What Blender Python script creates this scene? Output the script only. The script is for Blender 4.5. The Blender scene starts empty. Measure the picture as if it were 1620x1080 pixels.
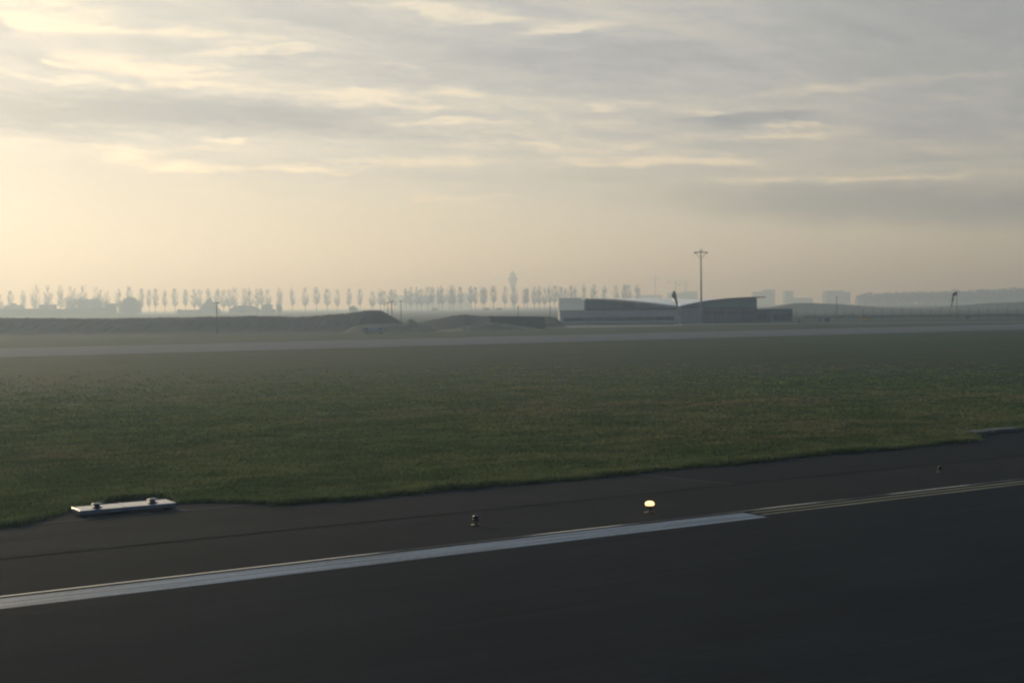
import bpy, math, random
import numpy as np
from mathutils import Vector, Matrix

random.seed(7)
RNG = np.random.default_rng(7)
S = bpy.context.scene
COL = S.collection

# ------------------------------------------------------------------ camera
H = 5.2                                   # eye height of a cabin window above the runway
HEAD = math.radians(57.5)                 # camera heading, measured from the runway direction (+X)
PITCH, ROLL = math.radians(1.45), math.radians(0.586)
FPX = 2225.0
F0 = Vector((math.cos(HEAD), math.sin(HEAD), 0)); R0 = Vector((math.sin(HEAD), -math.cos(HEAD), 0)); U0 = Vector((0, 0, 1))
FW = F0 * math.cos(PITCH) - U0 * math.sin(PITCH)
_u = U0 * math.cos(PITCH) + F0 * math.sin(PITCH)
RT = R0 * math.cos(ROLL) - _u * math.sin(ROLL)
UP = _u * math.cos(ROLL) + R0 * math.sin(ROLL)
EYE = Vector((0, 0, H))
cd = bpy.data.cameras.new("camera"); cam = bpy.data.objects.new("camera", cd); COL.objects.link(cam)
cd.sensor_width = 36; cd.lens = 36 * FPX / 1620; cd.clip_start = 0.1; cd.clip_end = 40000
m = Matrix((RT, UP, -FW)).transposed().to_4x4(); m.translation = EYE
cam.matrix_world = m
S.camera = cam

# ------------------------------------------------------------------ render / exposure
S.render.engine = 'CYCLES'
S.cycles.use_denoising = True
S.cycles.volume_bounces = 1
S.cycles.max_bounces = 4
S.cycles.diffuse_bounces = 2
S.cycles.adaptive_threshold = 0.03
S.cycles.filter_width = 2.3
S.cycles.sample_clamp_indirect = 8
S.view_settings.view_transform = 'Standard'
S.view_settings.look = 'None'
S.view_settings.exposure = 0
S.view_settings.gamma = 1

# ------------------------------------------------------------------ sun and sky
SUN_EL = math.radians(13.0)               # veiled morning sun, beyond the left edge of the view, over +Y
SUN = Vector((0, math.cos(SUN_EL), math.sin(SUN_EL)))
ld = bpy.data.lights.new("sun", 'SUN'); ld.energy = 1.75; ld.angle = math.radians(12); ld.color = (1.0, 0.845, 0.59)
sun = bpy.data.objects.new("sun", ld); COL.objects.link(sun)
sun.rotation_euler = (-SUN).to_track_quat('-Z', 'Y').to_euler()

W = bpy.data.worlds.new("World"); S.world = W; W.use_nodes = True
W.cycles.sampling_method = 'MANUAL'; W.cycles.sample_map_resolution = 512
NT = W.node_tree; NT.nodes.clear()


def ray_dir(px, py):
    return (FW + RT * ((px - 810) / FPX) - UP * ((py - 540) / FPX))


def az_el(px, py):
    d = ray_dir(px, py).normalized()
    return math.degrees(math.atan2(d.x, d.y)), math.degrees(math.asin(d.z))


class NG:
    """small helper that wires shader nodes"""
    def __init__(s, nt): s.nt = nt
    def n(s, kind, **kw):
        nd = s.nt.nodes.new(kind)
        for k, v in kw.items(): setattr(nd, k, v)
        return nd
    def put(s, sock, v):
        if hasattr(v, 'is_output') or isinstance(v, bpy.types.NodeSocket): s.nt.links.new(v, sock)
        else: sock.default_value = v
    def math(s, op, a, b=None, c=None, clamp=False):
        nd = s.n('ShaderNodeMath', operation=op, use_clamp=clamp)
        for i, v in enumerate((a, b, c)):
            if v is not None: s.put(nd.inputs[i], v)
        return nd.outputs[0]
    def vec(s, op, a, b=None, scale=None):
        nd = s.n('ShaderNodeVectorMath', operation=op)
        s.put(nd.inputs[0], a)
        if b is not None: s.put(nd.inputs[1], b)
        if scale is not None: s.put(nd.inputs['Scale'], scale)
        return nd.outputs['Value'] if op in ('DOT_PRODUCT', 'LENGTH') else nd.outputs[0]
    def noise(s, v, scale, detail=4, rough=.55, dist=0):
        nd = s.n('ShaderNodeTexNoise')
        if v is not None: s.put(nd.inputs['Vector'], v)
        nd.inputs['Scale'].default_value = scale; nd.inputs['Detail'].default_value = detail
        nd.inputs['Roughness'].default_value = rough; nd.inputs['Distortion'].default_value = dist
        return nd.outputs['Fac'], nd.outputs['Color']
    def ramp(s, fac, stops, interp='LINEAR'):
        nd = s.n('ShaderNodeValToRGB'); cr = nd.color_ramp; cr.interpolation = interp
        while len(cr.elements) < len(stops): cr.elements.new(.5)
        for e, (p, c) in zip(cr.elements, stops):
            e.position = p; e.color = (*c, 1) if len(c) == 3 else c
        s.put(nd.inputs[0], fac); return nd.outputs[0]
    def mix(s, fac, a, b, blend='MIX'):
        nd = s.n('ShaderNodeMix', data_type='RGBA', blend_type=blend)
        s.put(nd.inputs[0], fac); s.put(nd.inputs[6], a); s.put(nd.inputs[7], b)
        return nd.outputs[2]
    def maprange(s, v, a, b, c, d, kind='SMOOTHSTEP'):
        nd = s.n('ShaderNodeMapRange', interpolation_type=kind)
        for i, q in enumerate((v, a, b, c, d)): s.put(nd.inputs[i], q)
        return nd.outputs[0]


def build_sky():
    g = NG(NT)
    tc = g.n('ShaderNodeTexCoord')
    d = g.vec('NORMALIZE', tc.outputs['Generated'])
    sp = g.n('ShaderNodeSeparateXYZ'); g.put(sp.inputs[0], d)
    X, Y, Z = sp.outputs
    el = g.math('MULTIPLY', g.math('ARCSINE', Z), 57.29578)
    az = g.math('MULTIPLY', g.math('ARCTAN2', X, Y), 57.29578)
    gam = g.math('MULTIPLY', g.math('ARCCOSINE', g.vec('DOT_PRODUCT', d, tuple(SUN))), 57.29578)
    # thin even cloud sheet: its brightness follows the distance from the veiled sun
    base = g.ramp(g.math('DIVIDE', gam, 180), [
        (0.00, (0.86, 0.80, 0.69)), (8 / 180, (0.80, 0.75, 0.65)), (22 / 180, (0.70, 0.665, 0.60)), (34 / 180, (0.585, 0.57, 0.54)),
        (48 / 180, (0.45, 0.45, 0.44)), (58 / 180, (0.35, 0.37, 0.385)), (75 / 180, (0.175, 0.21, 0.25)), (110 / 180, (0.095, 0.13, 0.175)), (1.0, (0.085, 0.12, 0.165))])
    # warm, dusty air low over the horizon
    low = g.maprange(el, 0.0, 7.5, 1.0, 0.0)
    base = g.mix(low, base, g.mix(1.0, base, (1.48, 1.40, 1.10, 1), 'MULTIPLY'))
    # the sheet thickens and turns bluer higher up
    hi = g.ramp(g.math('DIVIDE', g.math('MAXIMUM', el, 0.0), 90), [(4 / 90, (1, 1, 1)), (14 / 90, (.86, .89, .94)), (45 / 90, (.40, .54, .74)), (1.0, (.32, .47, .70))])
    base = g.mix(1.0, base, hi, 'MULTIPLY')
    # stretched coordinates of a flat cloud sheet seen from below
    den = g.math('ADD', g.math('MAXIMUM', Z, 0.0), 0.10)
    cmb = g.n('ShaderNodeCombineXYZ')
    g.put(cmb.inputs[0], g.math('DIVIDE', X, den)); g.put(cmb.inputs[1], g.math('DIVIDE', Y, den))
    mp = g.n('ShaderNodeMapping'); g.put(mp.inputs[0], cmb.outputs[0])
    mp.inputs['Rotation'].default_value = (0, 0, math.pi / 2 - HEAD + math.radians(8)); mp.inputs['Scale'].default_value = (0.75, 2.0, 1)
    pl = mp.outputs[0]
    nA, _ = g.noise(pl, 0.9, 3, .55, .6)
    nB, _ = g.noise(pl, 2.6, 4, .6, .8)
    nC, _ = g.noise(pl, 7.5, 3, .6, .3)
    fade = g.maprange(el, 2.5, 8.0, 0.0, 1.0)
    soft = g.math('MULTIPLY', g.math('SUBTRACT', nA, .5), 1.3)
    wisp = g.math('MULTIPLY', g.math('SUBTRACT', nB, .5), 1.2)
    fine = g.math('MULTIPLY', g.math('SUBTRACT', nC, .5), .9)
    tex = g.math('MULTIPLY', g.math('ADD', g.math('ADD', soft, wisp), fine), fade)
    # single cloud banks and lit fringes, placed by compass direction and height
    ae = g.n('ShaderNodeCombineXYZ'); g.put(ae.inputs[0], az); g.put(ae.inputs[1], el)
    st = g.vec('MULTIPLY', ae.outputs[0], (0.16, 0.75, 1))
    _, w1 = g.noise(st, 1.0, 2, .6, 0)
    _, w2 = g.noise(st, 4.0, 3, .6, 0)
    warp = g.vec('ADD', g.vec('MULTIPLY', g.vec('SUBTRACT', w1, (.5, .5, .5)), (3.6, .8, 0)),
                 g.vec('MULTIPLY', g.vec('SUBTRACT', w2, (.5, .5, .5)), (2.4, .62, 0)))
    P = g.vec('ADD', ae.outputs[0], warp)
    banks = [  # where each bank lies (photo point), half length, half thickness, tilt (deg, + = falling to the right), amount
        (150, 180, 640, 42, 1, -1.25), (560, 205, 260, 24, 3, -.35), (60, 97, 75, 14, 8, -.55), (14, 36, 34, 18, 25, -.55), (900, 100, 420, 52, 1, -.55),
        (1160, 192, 170, 17, 2, -.95), (1430, 324, 460, 38, 5, -1.35), (1180, 231, 80, 9, 2, -.50), (1470, 250, 260, 10, 2, -.35), (1500, 195, 220, 30, 0, -.30),
        (1480, 40, 320, 60, 0, -.15), (400, 22, 260, 18, 2, -.30), (470, 88, 110, 9, 3, -.45), (520, 110, 160, 8, 2, -.40),
        (650, 130, 160, 12, 4, -.30), (900, 285, 260, 10, 2, -.25), (120, 128, 90, 7, 5, -.35)]
    fringe = [
        (80, 26, 150, 48, 8, .60), (38, 34, 45, 8, 40, .7), (230, 52, 200, 9, -1, .75), (240, 105, 240, 28, 3, .75), (400, 79, 130, 9, -4, 1.0), (105, 103, 40, 5, 14, .9), 
        (130, 126, 150, 8, 7, .9), (270, 134, 130, 8, -2, .8), (420, 146, 220, 11, 2, .6),
        (208, 243, 70, 11, 6, 1.0), (300, 265, 130, 8, 3, 1.0), (352, 222, 52, 6, 4, 1.0), (500, 267, 95, 8, -2, 1.0),
        (660, 13, 120, 11, 3, .9), (760, 31, 130, 12, 6, .9), (905, 49, 130, 10, -7, 1.0), (620, 108, 55, 6, 0, .7), (590, 162, 120, 16, 4, .95), (715, 152, 80, 8, -4, 1.1), (690, 172, 60, 10, -3, .8), (715, 194, 130, 7, -2, 1.2),
        (1020, 166, 120, 9, 2, 1.2), (1150, 178, 130, 6, 1, 1.3), (1262, 198, 42, 6, 9, 1.0), (1250, 211, 110, 6, -2, .6), (860, 234, 220, 13, 2, .8), (1000, 258, 190, 11, 3, .95),
        (1110, 258, 150, 12, 3, .95), (640, 254, 190, 11, 1, .8), (700, 316, 110, 6, -2, .8), (1230, 286, 220, 7, 0, .7), (1420, 285, 260, 7, -1, .55),
        (1310, 145, 170, 9, -3, .6), (1490, 123, 120, 7, -4, .35), (1330, 182, 220, 26, 0, .22)]

    def total(lst):
        acc = None
        for (px, py, L, T, tilt, amt) in lst:
            a, e = az_el(px, py)
            mp2 = g.n('ShaderNodeMapping', vector_type='TEXTURE'); g.put(mp2.inputs[0], P)
            mp2.inputs['Location'].default_value = (a, e, 0)
            mp2.inputs['Rotation'].default_value = (0, 0, -math.radians(tilt * .6))
            mp2.inputs['Scale'].default_value = (L * .0257 * 1.15, T * .0257 * 1.3, 1)
            v = g.maprange(g.vec('LENGTH', mp2.outputs[0]), 0.0, 1.0, amt, 0.0)
            acc = v if acc is None else g.math('ADD', acc, v)
        return acc
    drk = total(banks); lit = total(fringe)
    nF, _ = g.noise(g.vec('MULTIPLY', P, (0.30, 1.5, 1)), 1.0, 4, .62, .4)
    lit = g.math('MULTIPLY', lit, g.maprange(nF, .34, .62, .25, 1.5))
    nM, _ = g.noise(g.vec('MULTIPLY', P, (0.20, 1.25, 1)), 1.0, 5, .58, .5)
    ridge = g.math('SUBTRACT', 1.0, g.math('ABSOLUTE', g.math('MULTIPLY_ADD', nM, 2.0, -1.0)))
    fil = g.math('MULTIPLY', g.maprange(ridge, .80, 1.0, 0.0, .34), g.maprange(nA, .38, .60, .1, 1.0))
    lit = g.math('ADD', lit, g.math('MULTIPLY', fil, fade))
    mval = g.math('ADD', g.math('ADD', g.math('MULTIPLY', tex, .70), drk), lit)
    up = g.math('MINIMUM', g.math('MAXIMUM', mval, 0.0), 1.0)
    dn = g.math('MINIMUM', g.math('MAXIMUM', g.math('MULTIPLY', mval, -1.0), 0.0), 1.0)
    col = g.mix(up, base, g.mix(1.0, base, (1.55, 1.42, 1.18, 1), 'MULTIPLY'))
    col = g.mix(dn, col, g.mix(1.0, base, (0.61, 0.63, 0.70, 1), 'MULTIPLY'))
    # clear air above the sheet shows through a little
    sky = g.n('ShaderNodeTexSky', sky_type='NISHITA'); sky.sun_disc = False
    sky.sun_elevation = SUN_EL; sky.sun_rotation = 0.0; sky.air_density = 1.0; sky.dust_density = 3.0
    k = 0.10
    cl = g.vec('SCALE', col, scale=0.94 / k)
    add = g.vec('ADD', cl, g.vec('SCALE', sky.outputs[0], scale=0.05))
    bg = g.n('ShaderNodeBackground'); g.put(bg.inputs[0], add); bg.inputs[1].default_value = k
    out = g.n('ShaderNodeOutputWorld'); NT.links.new(bg.outputs[0], out.inputs[0])


build_sky()

# ------------------------------------------------------------------ placing helpers


def hgt(px, py, z):
    """height above ground of the sight line through a photo point at depth z"""
    return H + z * ray_dir(px, py).z


def at(px, z):
    """ground point in the photo column px at depth z"""
    a = H + z * (FW.z + RT.z * (px - 810) / FPX)
    py = 540 + FPX * a / (z * UP.z)
    p = EYE + ray_dir(px, py) * z
    return Vector((p.x, p.y, 0))


def gnd(px, py, z=0.0):
    d = ray_dir(px, py); t = (z - H) / d.z
    p = EYE + d * t
    return Vector((p.x, p.y, z))


# ------------------------------------------------------------------ mesh helpers
class MB:
    def __init__(s): s.v = []; s.f = []
    def box(s, x0, x1, y0, y1, z0, z1):
        b = len(s.v)
        s.v += [(x0, y0, z0), (x1, y0, z0), (x1, y1, z0), (x0, y1, z0), (x0, y0, z1), (x1, y0, z1), (x1, y1, z1), (x0, y1, z1)]
        s.f += [tuple(b + i for i in q) for q in ((0, 3, 2, 1), (4, 5, 6, 7), (0, 1, 5, 4), (1, 2, 6, 5), (2, 3, 7, 6), (3, 0, 4, 7))]
        return s
    def tube(s, p0, p1, r0, r1, n=6, caps=True):
        p0, p1 = Vector(p0), Vector(p1); d = (p1 - p0).normalized()
        a = d.orthogonal().normalized(); c = d.cross(a); b = len(s.v)
        for p, r in ((p0, r0), (p1, r1)):
            for i in range(n):
                t = 2 * math.pi * i / n; s.v.append(tuple(p + (a * math.cos(t) + c * math.sin(t)) * r))
        for i in range(n):
            j = (i + 1) % n; s.f.append((b + i, b + j, b + n + j, b + n + i))
        if caps:
            s.f.append(tuple(b + i for i in reversed(range(n)))); s.f.append(tuple(b + n + i for i in range(n)))
        return s
    def lathe(s, prof, n=16, c=(0, 0)):
        b = len(s.v)
        for r, z in prof:
            for i in range(n):
                t = 2 * math.pi * i / n; s.v.append((c[0] + r * math.cos(t), c[1] + r * math.sin(t), z))
        for k in range(len(prof) - 1):
            for i in range(n):
                j = (i + 1) % n; s.f.append((b + k * n + i, b + k * n + j, b + (k + 1) * n + j, b + (k + 1) * n + i))
        s.f.append(tuple(b + i for i in reversed(range(n)))); s.f.append(tuple(b + (len(prof) - 1) * n + i for i in range(n)))
        return s
    def prism(s, poly, y0, y1):
        """polygon in x,z, extruded along y"""
        b = len(s.v); n = len(poly)
        s.v += [(x, y0, z) for x, z in poly] + [(x, y1, z) for x, z in poly]
        s.f.append(tuple(b + i for i in range(n))); s.f.append(tuple(b + n + i for i in reversed(range(n))))
        for i in range(n):
            j = (i + 1) % n; s.f.append((b + j, b + i, b + n + i, b + n + j))
        return s
    def sheet(s, pts, z):
        b = len(s.v); s.v += [(p[0], p[1], z) for p in pts]; s.f.append(tuple(range(b, b + len(pts)))); return s
    def mesh(s, name):
        me = bpy.data.meshes.new(name); me.from_pydata(s.v, [], s.f); me.update(); return me
    def build(s, name, mat, parent=None, smooth=False):
        me = s.mesh(name); me.materials.append(mat)
        if smooth:
            for p in me.polygons: p.use_smooth = True
        o = bpy.data.objects.new(name, me); COL.objects.link(o); o.parent = parent
        return o


def tag(o, label=None, cat=None, group=None, kind=None):
    if label: o['label'] = label
    if cat: o['category'] = cat
    if group: o['group'] = group
    if kind: o['kind'] = kind
    return o


RZ = math.atan2(R0.y, R0.x)       # turns local +X to the direction across the view, +Y away


def empty(name, loc, rz=RZ):
    o = bpy.data.objects.new(name, None); COL.objects.link(o); o.location = loc; o.rotation_euler = (0, 0, rz); o.empty_display_size = .2
    return o


def bevel(o, w, seg=2):
    md = o.modifiers.new('bevel', 'BEVEL'); md.width = w; md.segments = seg; md.limit_method = 'ANGLE'
    return o


# ------------------------------------------------------------------ materials
MATS = {}


def mat(name, col, rough=.8, spec=.3, metal=0.0, var=0.0, scale=1.0, emit=None, bump=0.0, stretch=(1, 1, 1)):
    if name in MATS: return MATS[name]
    M = bpy.data.materials.new(name); M.use_nodes = True; g = NG(M.node_tree)
    b = M.node_tree.nodes['Principled BSDF']
    b.inputs['Roughness'].default_value = rough; b.inputs['Specular IOR Level'].default_value = spec; b.inputs['Metallic'].default_value = metal
    if var or bump:
        tc = g.n('ShaderNodeTexCoord')
        v = g.vec('MULTIPLY', tc.outputs['Object'], stretch)
        nf, _ = g.noise(v, scale, 5, .6)
        lo = tuple(c * (1 - var) for c in col); hi = tuple(min(1, c * (1 + var)) for c in col)
        g.put(b.inputs['Base Color'], g.ramp(nf, [(.3, lo), (.7, hi)]))
        if bump:
            bp = g.n('ShaderNodeBump'); bp.inputs['Strength'].default_value = bump; bp.inputs['Distance'].default_value = .05
            g.put(bp.inputs['Height'], nf); g.put(b.inputs['Normal'], bp.outputs[0])
    else:
        b.inputs['Base Color'].default_value = (*col, 1)
    if emit:
        b.inputs['Emission Color'].default_value = (*emit[0], 1); b.inputs['Emission Strength'].default_value = emit[1]
    MATS[name] = M
    return M


def ground_mat(name, cols, scales, rough=.95, spec=.1, bump=.3, stretch=(1, 1, 1)):
    """three-colour patchy ground in world metres"""
    M = bpy.data.materials.new(name); M.use_nodes = True; g = NG(M.node_tree)
    b = M.node_tree.nodes['Principled BSDF']
    b.inputs['Roughness'].default_value = rough; b.inputs['Specular IOR Level'].default_value = spec
    geo = g.n('ShaderNodeNewGeometry'); v = g.vec('MULTIPLY', geo.outputs['Position'], stretch)
    n1, _ = g.noise(v, scales[0], 5, .6, .3); n2, _ = g.noise(v, scales[1], 5, .65, .2); n3, _ = g.noise(v, scales[2], 3, .6)
    c = g.ramp(n1, [(.36, cols[0]), (.50, cols[1]), (.62, cols[2])])
    c = g.mix(g.maprange(n2, .38, .62, 0.0, .85), c, cols[3] + (1,))
    c = g.mix(1.0, c, g.ramp(n3, [(.25, (.68, .68, .68)), (.75, (1.3, 1.3, 1.3))]), 'MULTIPLY')
    g.put(b.inputs['Base Color'], c)
    if bump:
        bp = g.n('ShaderNodeBump'); bp.inputs['Strength'].default_value = bump; bp.inputs['Distance'].default_value = .08
        g.put(bp.inputs['Height'], g.math('ADD', n2, n3)); g.put(b.inputs['Normal'], bp.outputs[0])
    MATS[name] = M
    return M


def asphalt_mat(name, base, warm, rough=.72, spec=.35, streak=.25):
    M = bpy.data.materials.new(name); M.use_nodes = True; g = NG(M.node_tree)
    b = M.node_tree.nodes['Principled BSDF']
    geo = g.n('ShaderNodeNewGeometry'); pos = geo.outputs['Position']
    n1, _ = g.noise(pos, .35, 5, .6, .4)
    n2, _ = g.noise(g.vec('MULTIPLY', pos, (.035, 1.6, 1)), 1.0, 6, .65)     # wheel and groove streaks along the runway
    n3, _ = g.noise(pos, 28, 3, .6)
    n4, _ = g.noise(g.vec('MULTIPLY', pos, (.12, 7.0, 1)), 1.0, 4, .6)
    c = g.ramp(n1, [(.3, base), (.72, warm)])
    k = g.math('ADD', g.math('MULTIPLY', g.math('SUBTRACT', n2, .5), streak * 2.2), g.math('MULTIPLY', g.math('SUBTRACT', n3, .5), .8))
    k = g.math('ADD', k, g.math('MULTIPLY', g.math('SUBTRACT', n4, .5), streak * 1.4))
    c = g.vec('SCALE', c, scale=g.math('ADD', k, 1.0))
    g.put(b.inputs['Base Color'], c)
    g.put(b.inputs['Roughness'], g.maprange(n2, .3, .7, rough - .08, rough + .1, 'LINEAR'))
    b.inputs['Specular IOR Level'].default_value = spec
    bp = g.n('ShaderNodeBump'); bp.inputs['Strength'].default_value = .35; bp.inputs['Distance'].default_value = .01
    g.put(bp.inputs['Height'], n3); g.put(b.inputs['Normal'], bp.outputs[0])
    MATS[name] = M
    return M


def paint_mat(name, col, wear=(.40, .62), rough=.6, stretch=(.25, 6, 1)):
    """worn painted line: pale paint with dark streaks of scuffed asphalt"""
    M = bpy.data.materials.new(name); M.use_nodes = True; g = NG(M.node_tree)
    b = M.node_tree.nodes['Principled BSDF']; b.inputs['Roughness'].default_value = rough; b.inputs['Specular IOR Level'].default_value = .3
    geo = g.n('ShaderNodeNewGeometry'); pos = geo.outputs['Position']
    n1, _ = g.noise(g.vec('MULTIPLY', pos, stretch), 1.0, 5, .6); n2, _ = g.noise(pos, 9, 4, .7)
    f = g.math('ADD', g.math('MULTIPLY', n1, .75), g.math('MULTIPLY', n2, .25))
    g.put(b.inputs['Base Color'], g.mix(g.maprange(f, wear[0], wear[1], .0, 1.0), tuple(c * .42 for c in col) + (1,), col + (1,)))
    MATS[name] = M
    return M


GRASS_COLS = [(.028, .062, .016), (.040, .070, .022), (.062, .070, .032), (.020, .052, .014)]
M_GROUND = ground_mat('ground_grass', GRASS_COLS, (.055, .33, 1.6), stretch=(.6, 1, 1))
M_FIELD = ground_mat('far_field', [(.06, .075, .03), (.075, .08, .04), (.09, .085, .05), (.05, .06, .03)], (.006, .03, .3))
M_SOIL = ground_mat('bare_soil', [(.040, .034, .028), (.055, .046, .038), (.070, .058, .046), (.045, .045, .028)], (.08, .4, 2.5))
M_MOUND = ground_mat('mound_soil', [(.040, .036, .033), (.056, .049, .044), (.074, .064, .056), (.044, .046, .034)], (.12, .6, 3.0), bump=.6)
M_SAND = ground_mat('sand', [(.17, .145, .105), (.21, .18, .13), (.25, .215, .16), (.14, .13, .085)], (.1, .5, 2.0))
M_RUNWAY = asphalt_mat('runway_asphalt', (.029, .034, .038), (.037, .042, .046), .95, .02, .42)
M_SHOULDER = asphalt_mat('shoulder_asphalt', (.038, .041, .041), (.047, .049, .048), .95, .02, .26)
M_SHOULDER2 = asphalt_mat('outer_shoulder_asphalt', (.042, .045, .045), (.052, .054, .053), .95, .02, .22)
M_PATCH = asphalt_mat('new_asphalt', (.033, .037, .040), (.039, .042, .045), .95, .02, .10)
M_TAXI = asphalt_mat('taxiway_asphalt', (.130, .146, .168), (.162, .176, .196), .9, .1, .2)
M_WHITE = paint_mat('white_runway_paint', (.28, .38, .48))
M_YELLOW = paint_mat('yellow_taxi_paint', (.36, .34, .17))
M_SEAM = mat('seam_tar', (.022, .022, .022), .9, .0)
M_EDGE = mat('pale_concrete_edge', (.20, .20, .19), .8, .15, var=.25, scale=2)
M_APRON = mat('apron_concrete', (.22, .215, .20), .8, .2, var=.15, scale=.4)

# ------------------------------------------------------------------ the ground and pavements


def strip(name, x0, x1, d0, d1, z, material, parent=None):
    o = MB().sheet([(x0, d0), (x1, d0), (x1, d1), (x0, d1)], z).build(name, material, parent)
    return tag(o, kind='structure') if parent is None else o


XA, XB = -1800, 4200
tag(MB().sheet([(-6500, -6500), (6500, -6500), (6500, 6500), (-6500, 6500)], 0).build('ground', M_GROUND), kind='structure')
tag(MB().sheet([(-6400, 560), (6400, 560), (6400, 6400), (-6400, 6400)], .012).build('far_field', M_FIELD), kind='structure')
runway = strip('runway', XA, XB, -34.0, 26.42, .030, M_RUNWAY)
strip('runway_shoulder', XA, XB, 26.42, 30.42, .024, M_SHOULDER)
# outer shoulder: ragged where the turf creeps over it; a darker, newer length begins at a slanting joint
strip('outer_shoulder', XA, 26.7, 30.42, 35.0, .018, M_SHOULDER2)
tag(MB().sheet([(26.95, 30.42), (XB, 30.42), (XB, 36.2), (26.2, 36.2)], .022).build('outer_shoulder_new', M_PATCH), kind='structure')
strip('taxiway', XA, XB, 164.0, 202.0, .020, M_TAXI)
strip('taxiway_edge_line', XA, XB, 200.6, 201.3, .026, M_WHITE)
strip('taxiway_centre_line', XA, XB, 183.0, 183.3, .026, M_YELLOW)
strip('edge_stripe', XA, 23.40, 25.30, 26.20, .034, M_WHITE)
strip('yellow_edge_line', 23.55, XB, 25.98, 26.10, .034, M_YELLOW)
strip('yellow_edge_line', 23.55, XB, 25.62, 25.74, .034, M_YELLOW)
strip('shoulder_seam', XA, XB, 30.38, 30.46, .029, M_SEAM)
tag(MB().sheet([(26.12, 34.6), (26.20, 34.6), (26.99, 30.46), (26.91, 30.46)], .026).build('shoulder_joint', mat('joint_grey', (.13, .135, .13), .9, .05)), kind='structure')


def glint_mat():
    M = bpy.data.materials.new('joint_steel_glint'); M.use_nodes = True; g = NG(M.node_tree)
    b = M.node_tree.nodes['Principled BSDF']
    geo = g.n('ShaderNodeNewGeometry')
    n, _ = g.noise(g.vec('MULTIPLY', geo.outputs['Position'], (.30, 3, 1)), 1.0, 3, .5)
    sx = g.n('ShaderNodeSeparateXYZ'); g.put(sx.inputs[0], geo.outputs['Position'])
    glint_bias = g.maprange(sx.outputs[0], 8.0, 11.5, .10, -.06)      # sky glint put into colour and metal, thinning out further along
    f = g.maprange(g.math('SUBTRACT', n, glint_bias), .46, .60, 1.0, 0.0)
    g.put(b.inputs['Base Color'], g.mix(f, (.14, .135, .125, 1), (.80, .77, .70, 1)))
    g.put(b.inputs['Metallic'], g.math('MULTIPLY', f, .9)); g.put(b.inputs['Roughness'], g.maprange(f, 0, 1, .8, .22))
    return M


jo = MB().box(XA, 150, 26.37, 26.425, .0, .037).build('joint_strip', glint_mat()); tag(jo, kind='structure')

# bare soil, sand and paths beyond the taxiway
def patch(name, pts, z, material):
    return tag(MB().sheet([gnd(x, y) for x, y in pts], z).build(name, material), kind='structure')


patch('bare_soil', [(-420, 541), (0, 533), (300, 530), (560, 527.5), (640, 526), (640, 511), (300, 509), (-420, 516)], .016, M_SOIL)
patch('gravel_path', [(862, 519), (980, 517.5), (1080, 515.6), (1080, 513.8), (862, 515.4)], .016, M_APRON)
patch('apron', [(1066, 514.2), (1262, 512.2), (1262, 510.6), (1066, 512.4)], .024, M_APRON)
patch('service_road', [(1262, 512.0), (1500, 511.0), (1900, 508.0), (1900, 506.2), (1500, 509.4), (1262, 510.4)], .016, M_TAXI)


# ------------------------------------------------------------------ turf
def grass_mat():
    M = bpy.data.materials.new('turf_blades'); M.use_nodes = True; g = NG(M.node_tree)
    nt = M.node_tree; nt.nodes.clear()
    geo = g.n('ShaderNodeNewGeometry'); v = g.vec('MULTIPLY', geo.outputs['Position'], (.6, 1, .2))
    n1, _ = g.noise(v, .055, 5, .6, .3); n2, _ = g.noise(v, .33, 5, .65, .2); n3, _ = g.noise(v, 1.6, 3, .6)
    c = g.ramp(n1, [(.36, (.150, .200, .084)), (.50, (.190, .220, .100)), (.64, (.235, .218, .124))])
    c = g.mix(g.maprange(n2, .38, .62, 0.0, .9), c, (.100, .150, .062, 1))
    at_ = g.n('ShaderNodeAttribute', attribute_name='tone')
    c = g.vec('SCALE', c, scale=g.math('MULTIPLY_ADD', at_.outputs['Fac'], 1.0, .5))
    c = g.mix(1.0, c, g.ramp(n3, [(.25, (.72, .72, .72)), (.75, (1.28, 1.28, 1.28))]), 'MULTIPLY')
    df = g.n('ShaderNodeBsdfDiffuse'); tl = g.n('ShaderNodeBsdfTranslucent'); mx = g.n('ShaderNodeMixShader')
    g.put(df.inputs[0], c); g.put(tl.inputs[0], c); mx.inputs[0].default_value = .5
    nt.links.new(df.outputs[0], mx.inputs[1]); nt.links.new(tl.outputs[0], mx.inputs[2])
    out = g.n('ShaderNodeOutputMaterial'); nt.links.new(mx.outputs[0], out.inputs[0])
    return M


def edge_d(x):
    """where the turf starts, perpendicular distance from the eye, wandering along the shoulder"""
    e = 34.75 + .28 * np.sin(x * .22 + .6) + .14 * np.sin(x * .9 + 2) + .07 * np.sin(x * 3.3) - .45 * np.exp(-((x - 30) / 7.0) ** 2)
    # paved recess round the lamp plinth
    e = np.where((x > 7.4) & (x < 14.6), np.maximum(e, np.minimum(35.0 + np.clip((x - 7.9) * .95, -1, 3.1), 35.0 + np.clip((14.5 - x) * 1.1, -1, 1.35) * np.where(x > 12.6, 1, 3))), e)
    e = np.where((x > 42.6) & (x < 52), np.maximum(e, 35.0 + np.clip((x - 42.6) * .7, 0, 1.5)), e)
    return e


def noise1(x, y):
    return (np.sin(x * .31 + 1.3 * np.sin(y * .21)) + np.sin(y * .53 + 1.7 * np.sin(x * .17 + 2)) + np.sin((x + y) * .9 + np.sin(y * .7))) / 3


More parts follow.
